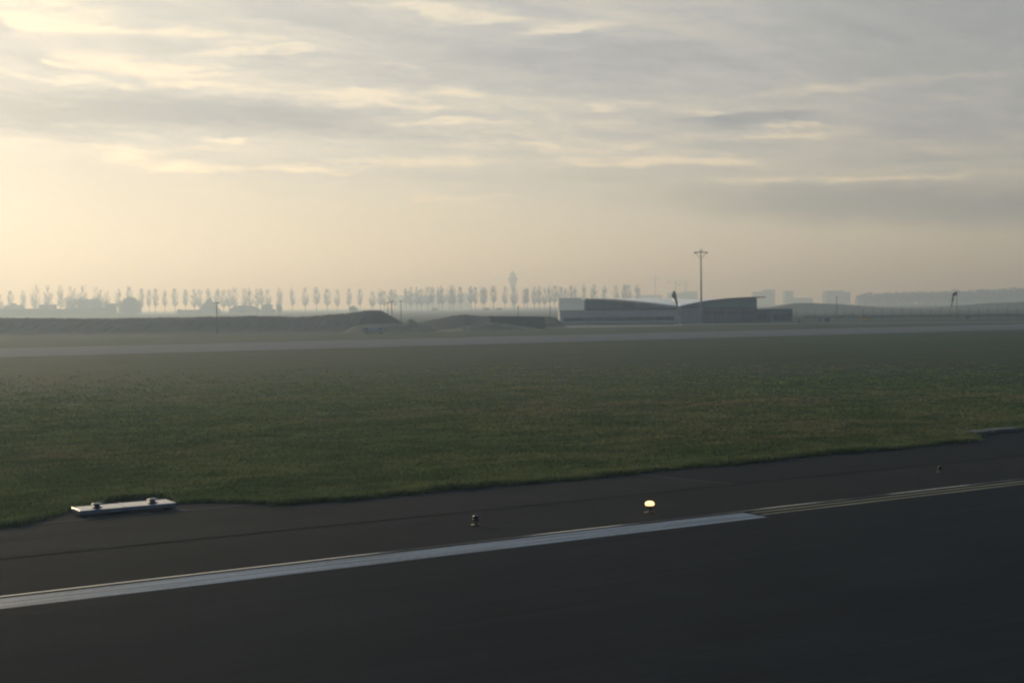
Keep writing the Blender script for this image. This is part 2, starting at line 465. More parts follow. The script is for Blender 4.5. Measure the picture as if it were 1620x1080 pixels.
def make_grass():
    hx, hy = F0.x, F0.y
    N = 285000
    inv = RNG.uniform(1 / 200.0, 1 / 33.0, N); z = 1 / inv
    lat = RNG.uniform(-.62, .55, N) * z
    x = hx * z + R0.x * lat; y = hy * z + R0.y * lat
    # shaggy rim along the pavement
    M_ = 68000
    ex = RNG.uniform(-14, 84, M_) ** 1.0; ey = edge_d(ex) + np.abs(RNG.normal(0, .22, M_))
    rim = np.concatenate([np.zeros(N, bool), np.ones(M_, bool)])
    x = np.concatenate([x, ex]); y = np.concatenate([y, ey])
    ok = (y > edge_d(x)) & (y < 163.6 + .5 * np.sin(x * .3)); x, y, rim = x[ok], y[ok], rim[ok]
    keep = RNG.random(len(x)) < np.clip((128 - np.hypot(x, y)) / 88, 0, 1) ** 1.3; x, y, rim = x[keep], y[keep], rim[keep]
    n = len(x); dist = np.hypot(x, y)
    tuft = np.clip(.55 + .75 * noise1(x * 1.3, y * 1.3) + RNG.normal(0, .25, n), .15, 1.8)
    ht = (.055 + .00005 * dist) * (.6 + tuft) ; ht = np.where(rim, ht * 2.1, ht)
    wd = (.010 + .0007 * dist) * RNG.uniform(.7, 1.5, n)
    nb = 3
    V = np.zeros((n, nb * 3, 3), np.float32); T = np.zeros((n, nb * 3), np.float32)
    for b in range(nb):
        a = RNG.uniform(0, 2 * np.pi, n); ox = RNG.normal(0, .05 + .0012 * dist); oy = RNG.normal(0, .05 + .0012 * dist)
        lean = RNG.normal(0, .75, (n, 2)) * ht[:, None]
        h = ht * RNG.uniform(.6, 1.2, n)
        cx, cy = x + ox, y + oy
        V[:, b * 3 + 0] = np.stack([cx - np.cos(a) * wd, cy - np.sin(a) * wd, np.zeros(n) + .0], 1)
        V[:, b * 3 + 1] = np.stack([cx + np.cos(a) * wd, cy + np.sin(a) * wd, np.zeros(n) + .0], 1)
        V[:, b * 3 + 2] = np.stack([cx + lean[:, 0], cy + lean[:, 1], h], 1)
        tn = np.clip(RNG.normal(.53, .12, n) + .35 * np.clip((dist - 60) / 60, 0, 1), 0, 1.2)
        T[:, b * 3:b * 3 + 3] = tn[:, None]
    V = V.reshape(-1, 3); nv = len(V); nt = nv // 3
    me = bpy.data.meshes.new('grass'); me.vertices.add(nv); me.vertices.foreach_set('co', V.ravel())
    me.loops.add(nv); me.loops.foreach_set('vertex_index', np.arange(nv, dtype=np.int32))
    me.polygons.add(nt); me.polygons.foreach_set('loop_start', np.arange(0, nv, 3, dtype=np.int32))
    me.polygons.foreach_set('loop_total', np.full(nt, 3, np.int32))
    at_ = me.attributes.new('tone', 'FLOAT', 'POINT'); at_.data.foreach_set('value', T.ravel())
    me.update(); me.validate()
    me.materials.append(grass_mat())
    o = bpy.data.objects.new('grass', me); COL.objects.link(o)
    tag(o, 'short olive green turf between the runway shoulder and the taxiway', 'grass', kind='stuff')


make_grass()

# ------------------------------------------------------------------ plinth with two lamps on the left, its twin on the right
M_PLINTH = mat('plinth_paint', (.20, .235, .29), .15, 1.0, var=.25, scale=2.2)
M_DKBLUE = mat('lamp_body_dark', (.030, .040, .055), .45, .5)
M_LENS = mat('lamp_lens_blue_grey', (.10, .16, .22), .2, .6)
M_FOOT = mat('plinth_foot', (.05, .05, .05), .8, .2)


def plinth(loc, label, lamps=True):
    e = empty('light_plinth', loc, math.radians(0))
    s = MB().box(-1.25, 1.25, -.42, .42, .05, .165).build('slab', M_PLINTH, e); bevel(s, .02)
    MB().box(-.035, .035, -.40, .40, .164, .172).build('cable_cover', mat('cover_strip', (.80, .79, .76), .2, .6), e)
    for sx in (-1, 1):
        for sy in (-1, 1):
            MB().box(sx * 1.0 - .09, sx * 1.0 + .09, sy * .28 - .09, sy * .28 + .09, .004, .053).build('foot', M_FOOT, e)
    if lamps:
        for lx in (-.72, .72):
            b = MB().lathe([(.13, .164), (.13, .18), (.075, .19), (.065, .23), (.09, .24)], 14, (lx, -.05)).build('lamp', M_DKBLUE, e, True)
            MB().lathe([(.12, .24), (.14, .248), (.135, .262), (.08, .28), (.02, .285)], 14, (lx, -.05)).build('lens', M_LENS, b, True)
    return tag(e, label, 'light plinth', 'light plinths in the turf edge')


def low_cover(loc, half, label):
    e = empty('concrete_cover', loc, 0)
    b = MB().box(-half, half, -.35, .35, 0, .09).build('base', M_COVER, e); bevel(b, .02)
    for i in range(max(1, int(half / .42))):
        n = max(1, int(half / .42)); w = 2 * half / n
        bevel(MB().box(-half + w * i + .02, -half + w * (i + 1) - .02, -.30, .30, .092, .14).build('lid', M_COVER, e), .015)
    return tag(e, label, 'cover', 'concrete covers')


M_COVER = mat('cover_concrete', (.17, .17, .165), .85, .2, var=.2, scale=3)
plinth((10.95, 35.85, .018), 'long flat white plinth with two dark mushroom lamps at the turf edge')
low_cover((44.6, 36.3, .022), .45, 'short grey concrete cover at the far turf edge')
low_cover((46.2, 36.45, .022), .85, 'longer grey concrete cover at the far turf edge, beside the frame edge')
# pale edging in front of the plinth pads
for pts in ([(7.95, 35.02), (10.0, 35.0), (10.0, 34.95), (7.95, 34.97)], [(12.25, 35.0), (14.5, 35.03), (14.5, 34.98), (12.25, 34.95)],
            [(10.6, 35.02), (11.4, 35.02), (11.4, 34.98), (10.6, 34.98)], [(11.98, 35.5), (12.06, 35.5), (12.33, 35.01), (12.25, 35.01)]):
    tag(MB().sheet(pts, .030).build('pad_edging', M_EDGE), kind='structure')
tag(MB().sheet([(7.9, 35.0), (14.6, 35.0), (13.0, 36.6), (12.7, 38.0), (10.2, 38.0)], .020).build('plinth_pad', M_SHOULDER2), kind='structure')
tag(MB().sheet([(42.6, 36.2), (52, 36.2), (52, 37.2), (44.2, 37.2)], .020).build('plinth_pad', M_SHOULDER2), kind='structure')

# ------------------------------------------------------------------ runway edge lights
M_YEL = mat('lamp_yellow', (.085, .075, .025), .5, .4)


def edge_light(px, py, label, kind):
    p = gnd(px, py); e = empty('runway_edge_light', (p.x, p.y, .024), 0)
    MB().lathe([(.13, 0), (.13, .018), (.05, .03), (.035, .05), (.04, .10), (.045, .12)], 16).build('base', M_YEL, e, True)
    MB().lathe([(.05, .118), (.095, .135), (.10, .175), (.085, .185)], 16).build('body', M_YEL if kind != 'blue' else M_DKBLUE, e, True)
    if kind == 'lit': gm = mat('glass_lit', (.9, .8, .6), .2, .5, emit=((1.0, .62, .26), 2.2))
    elif kind == 'blue': gm = mat('glass_blue', (.012, .012, .045), .12, .6)
    else: gm = mat('glass_dark', (.02, .02, .022), .15, .6)
    r = .115 if kind == 'lit' else .085
    MB().lathe([(r * .85, .183), (r, .195), (r, .235), (r * .85, .265), (r * .5, .285), (.01, .29)], 16).build('globe', gm, e, True)
    return tag(e, label, 'edge light', 'runway edge lights')


edge_light(1028, 812, 'lit warm white edge light on yellow stem beside the stripe end', 'lit')
edge_light(753, 832, 'unlit dark blue edge light with yellow stem on the shoulder', 'blue').scale = (.85, .85, .85)
edge_light(1487, 748, 'small unlit dark edge light above the yellow double line', 'dark').scale = (.7, .7, .7)

# ------------------------------------------------------------------ earth mounds, sand banks


def mound(name, ridge, z0, front, back, material, label, cat='earth mound', rough=.22, seed=1, group=None, across=26):
    """ridge: photo points of the crest; the heap slopes down to the ground before and behind it at real depth z0"""
    rg = np.random.default_rng(seed)
    xs = np.linspace(ridge[0][0], ridge[-1][0], max(24, int((ridge[-1][0] - ridge[0][0]) / 2.2)))
    ys = np.interp(xs, [r[0] for r in ridge], [r[1] for r in ridge])
    n = len(xs); mb = MB()
    prof = np.concatenate([np.linspace(-1, 0, across // 2, endpoint=False), np.linspace(0, 1, across // 2)])
    base = at(xs[0], z0)
    nz = rg.normal(0, 1, (n, len(prof)))
    sm = nz.copy()
    for k in range(2): sm = (sm + np.roll(sm, 1, 0) + np.roll(sm, -1, 0) + np.roll(sm, 1, 1) + np.roll(sm, -1, 1)) / 3.2
    for i in range(n):
        p = at(xs[i], z0); h = max(.02, hgt(xs[i], ys[i], z0))
        for j, t in enumerate(prof):
            w = front if t < 0 else back
            q = p + F0 * (t * w)
            s = (1 - abs(t)) ** 1.0; s = s * s * (3 - 2 * s) * .55 + s * .45
            hz = h * s + (sm[i, j] * rough * .14 + nz[i, j] * rough * .24) * min(1, 4 * (1 - abs(t))) * min(1, h)
            mb.v.append((q.x - base.x, q.y - base.y, max(-.05, hz) if abs(t) < .999 else -.05))
    k = len(prof)
    for i in range(n - 1):
        for j in range(k - 1):
            a = i * k + j; mb.f.append((a, a + k, a + k + 1, a + 1))
    o = mb.build(name, material, None, True); o.location = base
    return tag(o, label, cat, group)


mound('earth_mound', [(-330, 503.5), (-160, 504), (0, 502.8), (60, 503), (130, 504), (210, 503), (300, 501.5), (400, 500), (480, 501), (505, 499.5), (530, 496.5), (548, 496),
                      (565, 493), (578, 491), (600, 490.5), (606, 492.5), (618, 499), (630, 506), (640, 512.5), (650, 519)],
      325, 24, 16, M_MOUND, 'long dark earth bank rising to a hump at its end', seed=3)
mound('earth_mound', [(640, 519), (645, 507.5), (650, 505), (655, 507), (662, 512), (672, 519)], 345, 8, 8, M_MOUND,
      'small pointed dark heap in the gap between two long earth banks', seed=5)
mound('earth_mound', [(645, 518), (665, 509.5), (690, 505), (715, 499.8), (732, 497.6), (737, 496.8), (745, 498.4), (780, 500.2), (830, 500.5), (866, 500.6), (880, 502), (892, 514)],
      350, 22, 14, M_MOUND, 'dark earth bank behind the sand, ending at the brown screen wall', seed=8)
mound('sand_bank', [(545, 525), (560, 516), (585, 512.5), (620, 511.3), (650, 511.2), (668, 513), (682, 518), (694, 525)], 292, 9, 8, M_SAND,
      'low pale sand bank in front of the earth hump', 'sand bank', .10, 11)
mound('sand_bank', [(690, 524), (720, 520), (750, 512.5), (775, 509.5), (800, 512.5), (830, 516.4), (858, 520.4)], 300, 6, 8, M_SAND,
      'pale sand bank falling away along the foot of the brown wall', 'sand bank', .10, 13)

# pale container dug into the sand, small white marker
e = empty('site_container', at(590.5, 279))
c = MB().box(-2.1, 2.1, 0, 2.0, .25, 1.20).build('body', mat('container_paint', (.36, .38, .44), .5, .4, var=.1, scale=.7), e); bevel(c, .04)
MB().box(-2.14, 2.14, -.04, 2.04, 1.19, 1.27).build('lid', mat('container_lid', (.42, .43, .47), .5, .4), e)
for x in (-1.65, 1.15): MB().box(x, x + .55, -.03, .03, .80, 1.05).build('vent', M_FOOT, e)
for x in (-1.5, 1.3): MB().box(x, x + .2, .2, 1.8, .0, .25).build('skid', M_FOOT, e)
tag(e, 'low pale blue-grey container standing before the sand bank', 'container')
e = empty('marker_post', at(734.6, 283))
MB().box(-.17, .17, -.08, .08, 0, .95).build('post', mat('marker_white', (.60, .60, .56), .5, .4), e)
MB().prism([(-.1, .95), (.17, .95), (.36, 1.25), (.2, 1.28)], -.05, .05).build('cap', MATS['marker_white'], e)
tag(e, 'small white marker post before the dark earth bank', 'marker')

# brown screen wall made of upright boards
M_BOARD = mat('brown_boards', (.050, .034, .026), .85, .2, var=.3, scale=1.2)
e = empty('screen_wall', at(861, 318)); zw = 318.0; mpp = zw / FPX
top_l, top_r = hgt(775, 500.0, zw), hgt(861, 500.6, zw)
nb = 42; L = 86 * mpp
for i in range(nb):
    x0 = -L + L * i / nb; w = L / nb - .03; t = top_l + (top_r - top_l) * i / nb + random.uniform(-.04, .04); y0 = random.uniform(-.015, .015)
    MB().box(x0, x0 + w, y0, y0 + .05, 0, t).build('board', M_BOARD, e)
MB().box(-L, 0, .055, .13, .5, .62).build('rail', M_BOARD, e); MB().box(-L, 0, .055, .13, 2.0, 2.12).build('rail', M_BOARD, e)
for i in range(6): MB().box(-L + L * i / 5 - .09 * (i == 5), -L + L * i / 5 + .09, .135, .27, 0, 2.6).build('post', M_BOARD, e)
tag(e, 'dark brown screen wall of upright boards left of the fire station', 'screen wall')

# low fence between the screen wall and the station
M_RAIL = mat('dark_rail', (.035, .037, .036), .6, .3)
e = empty('low_fence', at(862, 322)); L = 26 * 322 / FPX
for i in range(5): MB().box(L * i / 4 - .04, L * i / 4 + .04, -.04, .04, 0, .95).build('post', M_RAIL, e)
for zz in (.45, .82): MB().box(.05, L - .05, -.02, .02, zz, zz + .07).build('rail', M_RAIL, e)
tag(e, 'low dark rail fence between brown wall and station', 'fence')

# parked white car seen over the fence
e = empty('parked_car', at(870.5, 372), RZ + math.radians(10))
M_CAR = mat('car_white', (.70, .71, .72), .25, .5); M_GLASS = mat('dark_glass', (.02, .025, .03), .08, .6); M_TYRE = mat('tyre', (.02, .02, .02), .8, .2)
prof = [(-2.1, .35), (2.1, .35), (2.15, .62), (1.95, .82), (1.05, .95), (.35, 1.42), (-1.15, 1.45), (-1.85, 1.02), (-2.12, .9)]
b = MB().prism(prof, -.85, .85).build('body', M_CAR, e); bevel(b, .06)
MB().prism([(.92, .97), (.38, 1.34), (-.2, 1.36), (-.2, .97)], -.858, -.84).build('window', M_GLASS, e)
MB().prism([(-.28, .97), (-.28, 1.36), (-1.08, 1.36), (-1.6, 1.0)], -.858, -.84).build('window', M_GLASS, e)
for x in (-1.3, 1.3):
    for y in (-.80, .80):
        w = empty('wheel', (x, y, .32), 0); w.parent = e; w.rotation_euler = (math.pi / 2, 0, 0)
        MB().lathe([(.22, -.1), (.32, -.08), (.32, .08), (.22, .1)], 16).build('tyre', M_TYRE, w, True)
        MB().lathe([(.20, -.11), (.20, .11)], 12).build('rim', mat('rim', (.4, .4, .4), .3, .5, .8), w)
tag(e, 'white parked car left of the fire station', 'car')

# ------------------------------------------------------------------ fire station with the gull-wing roof
ZB = 380.0; K = ZB / FPX
org = at(885.8, ZB)
st = empty('fire_station', org)
M_WALLG = mat('station_wall', (.50, .515, .53), .6, .3, var=.06, scale=.3)
M_WALLB = mat('station_wall_blue', (.27, .33, .40), .6, .3, var=.06, scale=.3)
M_TEAL = mat('teal_cladding', (.12, .22, .235), .5, .4, var=.06, scale=.3)
M_DOOR = mat('door_dark', (.050, .058, .066), .45, .4, var=.1, scale=.4)
M_ROOF = mat('roof_metal', (.82, .86, .90), .28, .5, .75)
M_FASC = mat('roof_fascia', (.080, .085, .090), .5, .4)
M_SOFF = mat('roof_tip', (.10, .065, .055), .5, .4)
M_FRAME = mat('window_frame', (.07, .11, .12), .5, .3)
M_WGL = mat('station_glass', (.012, .015, .018), .4, .1)
M_HALL = mat('hall_glass', (.11, .15, .16), .3, .4)
M_HALL2 = mat('hall_glass_dark', (.030, .036, .042), .15, .6)


def SX(px): return (px - 885.8) * K
def SZ(px, py): return hgt(px, py, ZB)


w_top = SZ(900, 491.8)
# wing with its band of windows: the wall is pieced round the opening
xa, xb = SX(885.8), SX(1073); wz0, wz1 = SZ(980, 507.6), SZ(980, 501.3); wx0, wx1 = SX(892), SX(1067)
wg = MB()
wg.box(xa, wx0, 0, .3, 0, w_top); wg.box(wx1, xb, 0, .3, 0, w_top); wg.box(wx0, wx1, 0, .3, 0, wz0); wg.box(wx0, wx1, 0, .3, wz1, w_top)
wg.box(xa, xa + .3, .3, 16, 0, w_top); wg.box(xa + .3, xb, 15.7, 16, 0, w_top); wg.box(xa + .3, xb, .3, 15.7, w_top - .25, w_top - .02)
wg.build('wing_wall', M_WALLG, st)
MB().box(xa - .08, xb, -.08, .34, w_top + .003, w_top + .14).build('parapet', M_FASC, st)
MB().box(xa - .02, xb, -.06, -.003, 0, .22).build('plinth', mat('station_base', (.10, .10, .095), .8, .2), st)
npan = 11; pw = (wx1 - wx0) / npan
for i in range(npan):
    x0 = wx0 + pw * i
    w = MB().box(x0 + .02, x0 + .08, .04, .14, wz0, wz1).box(x0 + pw - .08, x0 + pw - .02, .04, .14, wz0, wz1).box(x0 + .08, x0 + pw - .08, .04, .14, wz0, wz0 + .06).box(x0 + .08, x0 + pw - .08, .04, .14, wz1 - .06, wz1).build('window', M_FRAME, st)
    MB().box(x0 + .08, x0 + pw - .08, .10, .12, wz0 + .06, wz1 - .06).build('pane', M_WGL, w)
    if i in (1, 5): MB().box(x0 + .1, x0 + pw * .5, .135, .15, wz0 + .08, wz1 - .1).build('blind', mat('blind', (.30, .30, .29), .8, .2), w)
for px in (918, 946, 977, 1009, 1041): MB().box(SX(px) - .12, SX(px) + .12, -.16, -.003, w_top - .55, w_top - .42).build('wall_lamp', M_FASC, st)
# taller hall behind the wing, under the falling roof
hx0, hx1 = SX(930.5), SX(1074); hy = 4.0
curveL = [(SX(926.5), SZ(930, 472.3)), (SX(960), SZ(960, 472.6)), (SX(985), SZ(985, 474.4)), (SX(1010), SZ(1010, 476.8)), (SX(1035), SZ(1035, 479.8)), (SX(1055), SZ(1055, 482.6)), (SX(1074.5), SZ(1074.5, 485.0))]
curveR = [(SX(1074.5), SZ(1074.5, 485.0)), (SX(1090), SZ(1090, 481.4)), (SX(1108), SZ(1108, 477.4)), (SX(1128), SZ(1128, 474.2)), (SX(1150), SZ(1150, 471.8)), (SX(1175), SZ(1175, 470.2)), (SX(1195), SZ(1195, 469.5)), (SX(1210.5), SZ(1210, 469.4))]


def interp(curve, x): return float(np.interp(x, [c[0] for c in curve], [c[1] for c in curve]))


band = SZ(1000, 487.2)
MB().box(hx0, hx1 - .2, hy, hy + .2, w_top - .25, band).build('shaded_clerestory', M_HALL2, st)  # dark clerestory glass, its tone also stands in for the shade there
cuts = [hx0, SX(942), SX(956), SX(971), SX(987.5), SX(1009), SX(1030), SX(1052), hx1 - .4]
for i in range(len(cuts) - 1):
    x0, x1 = cuts[i] + .05, cuts[i + 1] - .05
    t0, t1 = interp(curveL, x0) - .30, interp(curveL, x1) - .30
    if max(t0, t1) < band + .05: continue
    MB().prism([(x0, band + .02), (x1, band + .02), (x1, max(t1, band + .03)), (x0, t0)], hy - .03, hy + .12).build('hall_panel', M_HALL2 if i == 4 else M_HALL, st)
MB().box(hx0 - .22, hx0 - .002, hy - .1, 15.6, w_top - .25, interp(curveL, hx0) - .31).build('hall_side_wall', mat('dull_dark', (.05, .055, .06), .95, .0), st)
_xs = np.linspace(hx0 + .01, hx1 - .05, 14)
MB().prism([(x, interp(curveL, x) - .33) for x in _xs[::-1]] + [(_xs[0], w_top - .5), (_xs[-1], w_top - .5)], hy + .21, hy + .5).build('hall_backing', M_HALL2, st)  # added backing slab, keeps light from showing through the panel gaps
_xs = np.linspace(SX(1084), SX(1194), 14)
MB().prism([(x, interp(curveR, x) - .25) for x in _xs[::-1]] + [(_xs[0], .01), (_xs[-1], .01)], .40, .6).build('hall_backing', M_HALL2, st)  # same added backing behind the right hall
MB().box(hx0, hx1, hy - .08, hy - .032, band - .08, band + .015).build('sill', M_FASC, st)


def shell(name, front, back, y0, y1, thick, material, n=24, ny=8):
    mb = MB(); xs = np.linspace(front[0][0], front[-1][0], n)
    for k in range(ny + 1):
        t = k / ny
        for x in xs:
            z = interp(front, x) * (1 - t ** .8) + interp(back, x) * t ** .8
            mb.v.append((x, y0 + (y1 - y0) * t, z))
    m0 = len(mb.v)
    mb.v += [(x, y, z - thick) for x, y, z in mb.v]
    for k in range(ny):
        for i in range(n - 1):
            a = k * n + i; mb.f.append((a, a + 1, a + n + 1, a + n)); a += m0; mb.f.append((a, a + n, a + n + 1, a + 1))
    for i in range(n - 1):
        mb.f.append((i, m0 + i, m0 + i + 1, i + 1)); b = ny * n; mb.f.append((b + i, b + i + 1, m0 + b + i + 1, m0 + b + i))
    for k in range(ny):
        a, c = k * n, k * n + n - 1
        mb.f.append((a, a + n, m0 + a + n, m0 + a)); mb.f.append((c, m0 + c, m0 + c + n, c + n))
    return mb.build(name, material, st, True)


def back_h(px, py, dy): return hgt(px, py, ZB + dy)


backL = [(SX(926.5), back_h(927, 471.8, 18)), (SX(1074.5), back_h(1074, 471.2, 18))]
backR = [(SX(1074.5), back_h(1074, 471.2, 18)), (SX(1110), back_h(1110, 473.0, 18)), (SX(1150), SZ(1150, 472.6)), (SX(1210.5), SZ(1210, 470.4))]
shell('roof_shell', curveL, backL, hy - 1.2, 20, .16, M_ROOF)
shell('roof_shell', curveR, backR, -1.0, 20, .16, M_ROOF)


def fascia(name, curve, y, th, material, x0=None, x1=None):
    xs = np.linspace(curve[0][0] if x0 is None else x0, curve[-1][0] if x1 is None else x1, 20)
    pts = [(x, interp(curve, x) + .03) for x in xs] + [(x, interp(curve, x) - th) for x in xs[::-1]]
    return MB().prism(pts, y - .08, y).build(name, material, st)


fascia('fascia', curveL, hy - 1.203, .26, M_FASC); fascia('fascia', curveR, -1.003, .22, M_FASC, None, SX(1196)); fascia('fascia', curveR, -1.003, .20, M_SOFF, SX(1196) + .01)
# right hall: teal gable panels over the vehicle doors
dz = SZ(1150, 487.0); gx0, gx1 = SX(1077), SX(1196)
tc_ = [SX(p) for p in (1080, 1096, 1112.5, 1127.5, 1149, 1170.5, 1195)]
for i in range(len(tc_) - 1):
    x0, x1 = tc_[i] + .04, tc_[i + 1] - .04
    t0, t1 = interp(curveR, x0) - .2, interp(curveR, x1) - .2
    if t1 < SZ(1150, 485.2): continue
    lo = SZ(1150, 485.0)
    MB().prism([(x0, lo), (x1, lo), (x1, t1), (x0, max(t0, lo + .02))], .03, .2).build('gable_panel', M_TEAL, st)
MB().box(gx0, gx1, .0, .25, dz + .003, SZ(1150, 485.0) - .003).build('lintel', M_FASC, st)
MB().box(gx1 - .02, gx1 + .28, -.02, 19, 0, interp(curveR, gx1) - .30).build('side_wall', M_FASC, st)
MB().box(gx0 - .3, gx1, 18.7, 18.95, 0, dz + .8).build('back_wall', M_WALLG, st)
# pale blue entrance bays
bx = [SX(1077), SX(1090), SX(1101.5), SX(1112)]
for i in range(3):
    MB().box(bx[i] + .03, bx[i + 1] - .03, .02, .22, 0, dz).build('wall_panel', M_WALLB, st)
d = MB().box(SX(1101.5) + .25, SX(1112) - .25, -.03, .015, .02, 2.6).build('door', mat('entrance_door', (.24, .30, .36), .4, .4), st)
MB().box(SX(1112) - .45, SX(1112) - .37, -.07, -.032, 1.0, 1.25).build('handle', M_FASC, d)
MB().box(SX(1091), SX(1092.5), -.05, .017, 2.4, 2.75).build('wall_lamp', M_FASC, st)
# four vehicle doors
dc = [SX(1112.5), SX(1127.5), SX(1149), SX(1171), SX(1195.5)]
for i in range(4):
    x0, x1 = dc[i] + .22, dc[i + 1] - .22
    d = MB().box(x0, x1, .22, .28, 0, dz - .02).build('vehicle_door', M_DOOR, st)
    for k in range(5):
        zz = .1 + k * (dz - .2) / 5
        if k == 3:
            MB().box(x0 + .1, x1 - .1, .19, .217, zz, zz + (dz - .2) / 5 - .12).build('pane', M_WGL, d)
        else:
            MB().box(x0 + .06, x1 - .06, .195, .217, zz, zz + (dz - .2) / 5 - .06).build('panel', M_DOOR, d)
for x in dc: MB().box(x - .2, x + .2, .0, .35, 0, dz).build('pier', M_FASC, st)
# low annex with a broad window
az_t = SZ(1225, 489.3); ax0, ax1 = SX(1196) + .3, SX(1254.5); fx = SX(1220); a0, a1 = SX(1224), SX(1253); az0, az1 = SZ(1238, 507.6), SZ(1238, 496.4)
MB().box(ax0, fx, .6, .9, 0, az_t).build('annex_wall', M_DOOR, st)
MB().box(fx, a0, .55, .95, 0, az_t).box(a1, ax1, .55, .95, 0, az_t).box(a0, a1, .55, .95, 0, az0).box(a0, a1, .55, .95, az1, az_t).box(ax1 - .3, ax1, .95, 12, 0, az_t).build('annex_wall', M_TEAL, st)
MB().box(ax0, ax1 + .1, .45, 12.2, az_t + .003, az_t + .14).build('annex_roof', M_FASC, st)
for i in range(3):
    x0 = a0 + (a1 - a0) * i / 3; x1 = a0 + (a1 - a0) * (i + 1) / 3
    w = MB().box(x0, x0 + .06, .6, .7, az0, az1).box(x1 - .06, x1, .6, .7, az0, az1).box(x0 + .06, x1 - .06, .6, .7, az0, az0 + .07).box(x0 + .06, x1 - .06, .6, .7, az1 - .07, az1).build('window', M_FRAME, st)
    MB().box(x0 + .06, x1 - .06, .64, .66, az0, az1).build('pane', M_WGL, w)
for px in (1201, 1208): MB().box(SX(px), SX(px) + .9, .56, .598, .9, 2.2).build('pane', M_WGL, st)
tag(st, 'grey fire station with gull-wing roof, long window band and vehicle doors', 'fire station')

# leaning pylon in the roof valley
e = empty('leaning_pylon', at(1075, 377)); k2 = 377 / FPX
def LX(px): return (px - 1075) * k2
def LZ(px, py): return hgt(px, py, 377)
MB().prism([(LX(1073.2), 0), (LX(1077.4), 0), (LX(1077.2), LZ(1075, 497.5)), (LX(1074.0), LZ(1075, 497.5))], -.3, .3).build('pillar', M_WALLG, e)
MB().prism([(LX(1074.2), LZ(1075, 497.4)), (LX(1077.0), LZ(1075, 497.4)), (LX(1073.2), LZ(1072, 482)), (LX(1070.6), LZ(1072, 482))], -.2, .2).build('stem', mat('pylon_pale', (.34, .36, .36), .5, .4), e)
bl = MB().prism([(LX(1070.6), LZ(1072, 481.9)), (LX(1073.0), LZ(1072, 481.9)), (LX(1071.2), LZ(1070, 472)), (LX(1069.8), LZ(1069, 465)), (LX(1068.2), LZ(1067, 460.8)), (LX(1066.4), LZ(1066, 459.6)), (LX(1064.4), LZ(1064, 463)), (LX(1063.0), LZ(1063, 469.6)), (LX(1066.6), LZ(1066, 472.4))], -.13, .13).build('blade', mat('pylon_dark', (.055, .060, .058), .6, .3), e)
tag(e, 'leaning dark-tipped pylon rising from the valley of the station roof', 'pylon')

# tall mast
e = empty('floodlight_mast', at(1109.6, 371)); k2 = 371 / FPX
M_MAST = mat('mast_steel', (.20, .205, .21), .5, .4, .2)
hm = hgt(1107.6, 399, 371)
MB().lathe([(.42, 0), (.42, .06), (.30, .08), (.27, 1.0), (.22, hm * .5), (.14, hm), (.12, hm + .5)], 12).build('pole', M_MAST, e, True)
MB().box(-1.75, 1.75, -.12, .12, hm - .15, hm + .10).build('crossarm', M_MAST, e)
for s in (-1, 1):
    MB().tube((s * .12, 0, hm - 1.7), (s * 1.45, 0, hm - .15), .055, .055).build('brace', M_MAST, e)
    MB().box(s * 1.5 - .28, s * 1.5 + .28, -.3, .22, hm - .34, hm - .155).build('floodlight', M_FASC, e)
    MB().tube((s * .05, 0, hm + .1), (s * .38, 0, hm + .75), .06, .05).build('antenna', M_MAST, e)
MB().tube((0, 0, hm + .4), (0, 0, hm + 1.5), .05, .025).build('spike', M_MAST, e)
tag(e, 'tall grey mast with braced crossarm in front of the station', 'mast')

# pale block behind the wing
def block(name, px0, px1, ytop, z, depth, material, label, cat, group=None, extra=(), win=None, rows=0, wmat=None):
    e = empty(name, at((px0 + px1) / 2, z)); k = z / FPX; c = (px0 + px1) / 2
    h = hgt(c, ytop, z)
    MB().box((px0 - c) * k, (px1 - c) * k, 0, depth, -.1, h).build('wall', material, e)
    MB().box((px0 - c) * k - .3, (px1 - c) * k + .3, -.3, depth + .3, h + .01, h + .5).build('roof', material, e)
    for (a, b, yt) in extra:
        ha = hgt(c, yt, z)
        if a >= px0 - .01 and b <= px1 + .01: MB().box((a - c) * k, (b - c) * k, 1, depth - 1, h + .52, ha).build('roof_house', material, e)
        elif a < px0: MB().box((a - c) * k, (px0 - c) * k - .02, 1, depth - 1, -.1, ha).build('low_wing', material, e)
        else: MB().box((px1 - c) * k + .02, (b - c) * k, 1, depth - 1, -.1, ha).build('low_wing', material, e)
    if win and rows:
        wm = MB().box(-win / 2, win / 2, -.12, -.02, 0, 1.5).mesh('window'); wm.materials.append(wmat)
        x0, x1 = (px0 - c) * k + 2, (px1 - c) * k - 2; nx = max(2, int((x1 - x0) / (win * 1.7)))
        for r in range(rows):
            for i in range(nx):
                o = bpy.data.objects.new('window', wm); COL.objects.link(o); o.parent = e
                o.location = (x0 + (x1 - x0) * (i + .5) / nx, 0, h - 3 - r * 3.2)
    return tag(e, label, cat, group)


M_FAR = mat('far_render', (.20, .20, .20), .8, .2); M_FARW = mat('far_window', (.06, .07, .08), .3, .5)
M_PALE = mat('pale_cladding', (.52, .51, .50), .7, .2)
block('pale_hall', 884.5, 931, 472.3, 980, 20, M_PALE, 'pale windowless hall rising behind the left end of the station wing', 'hall')

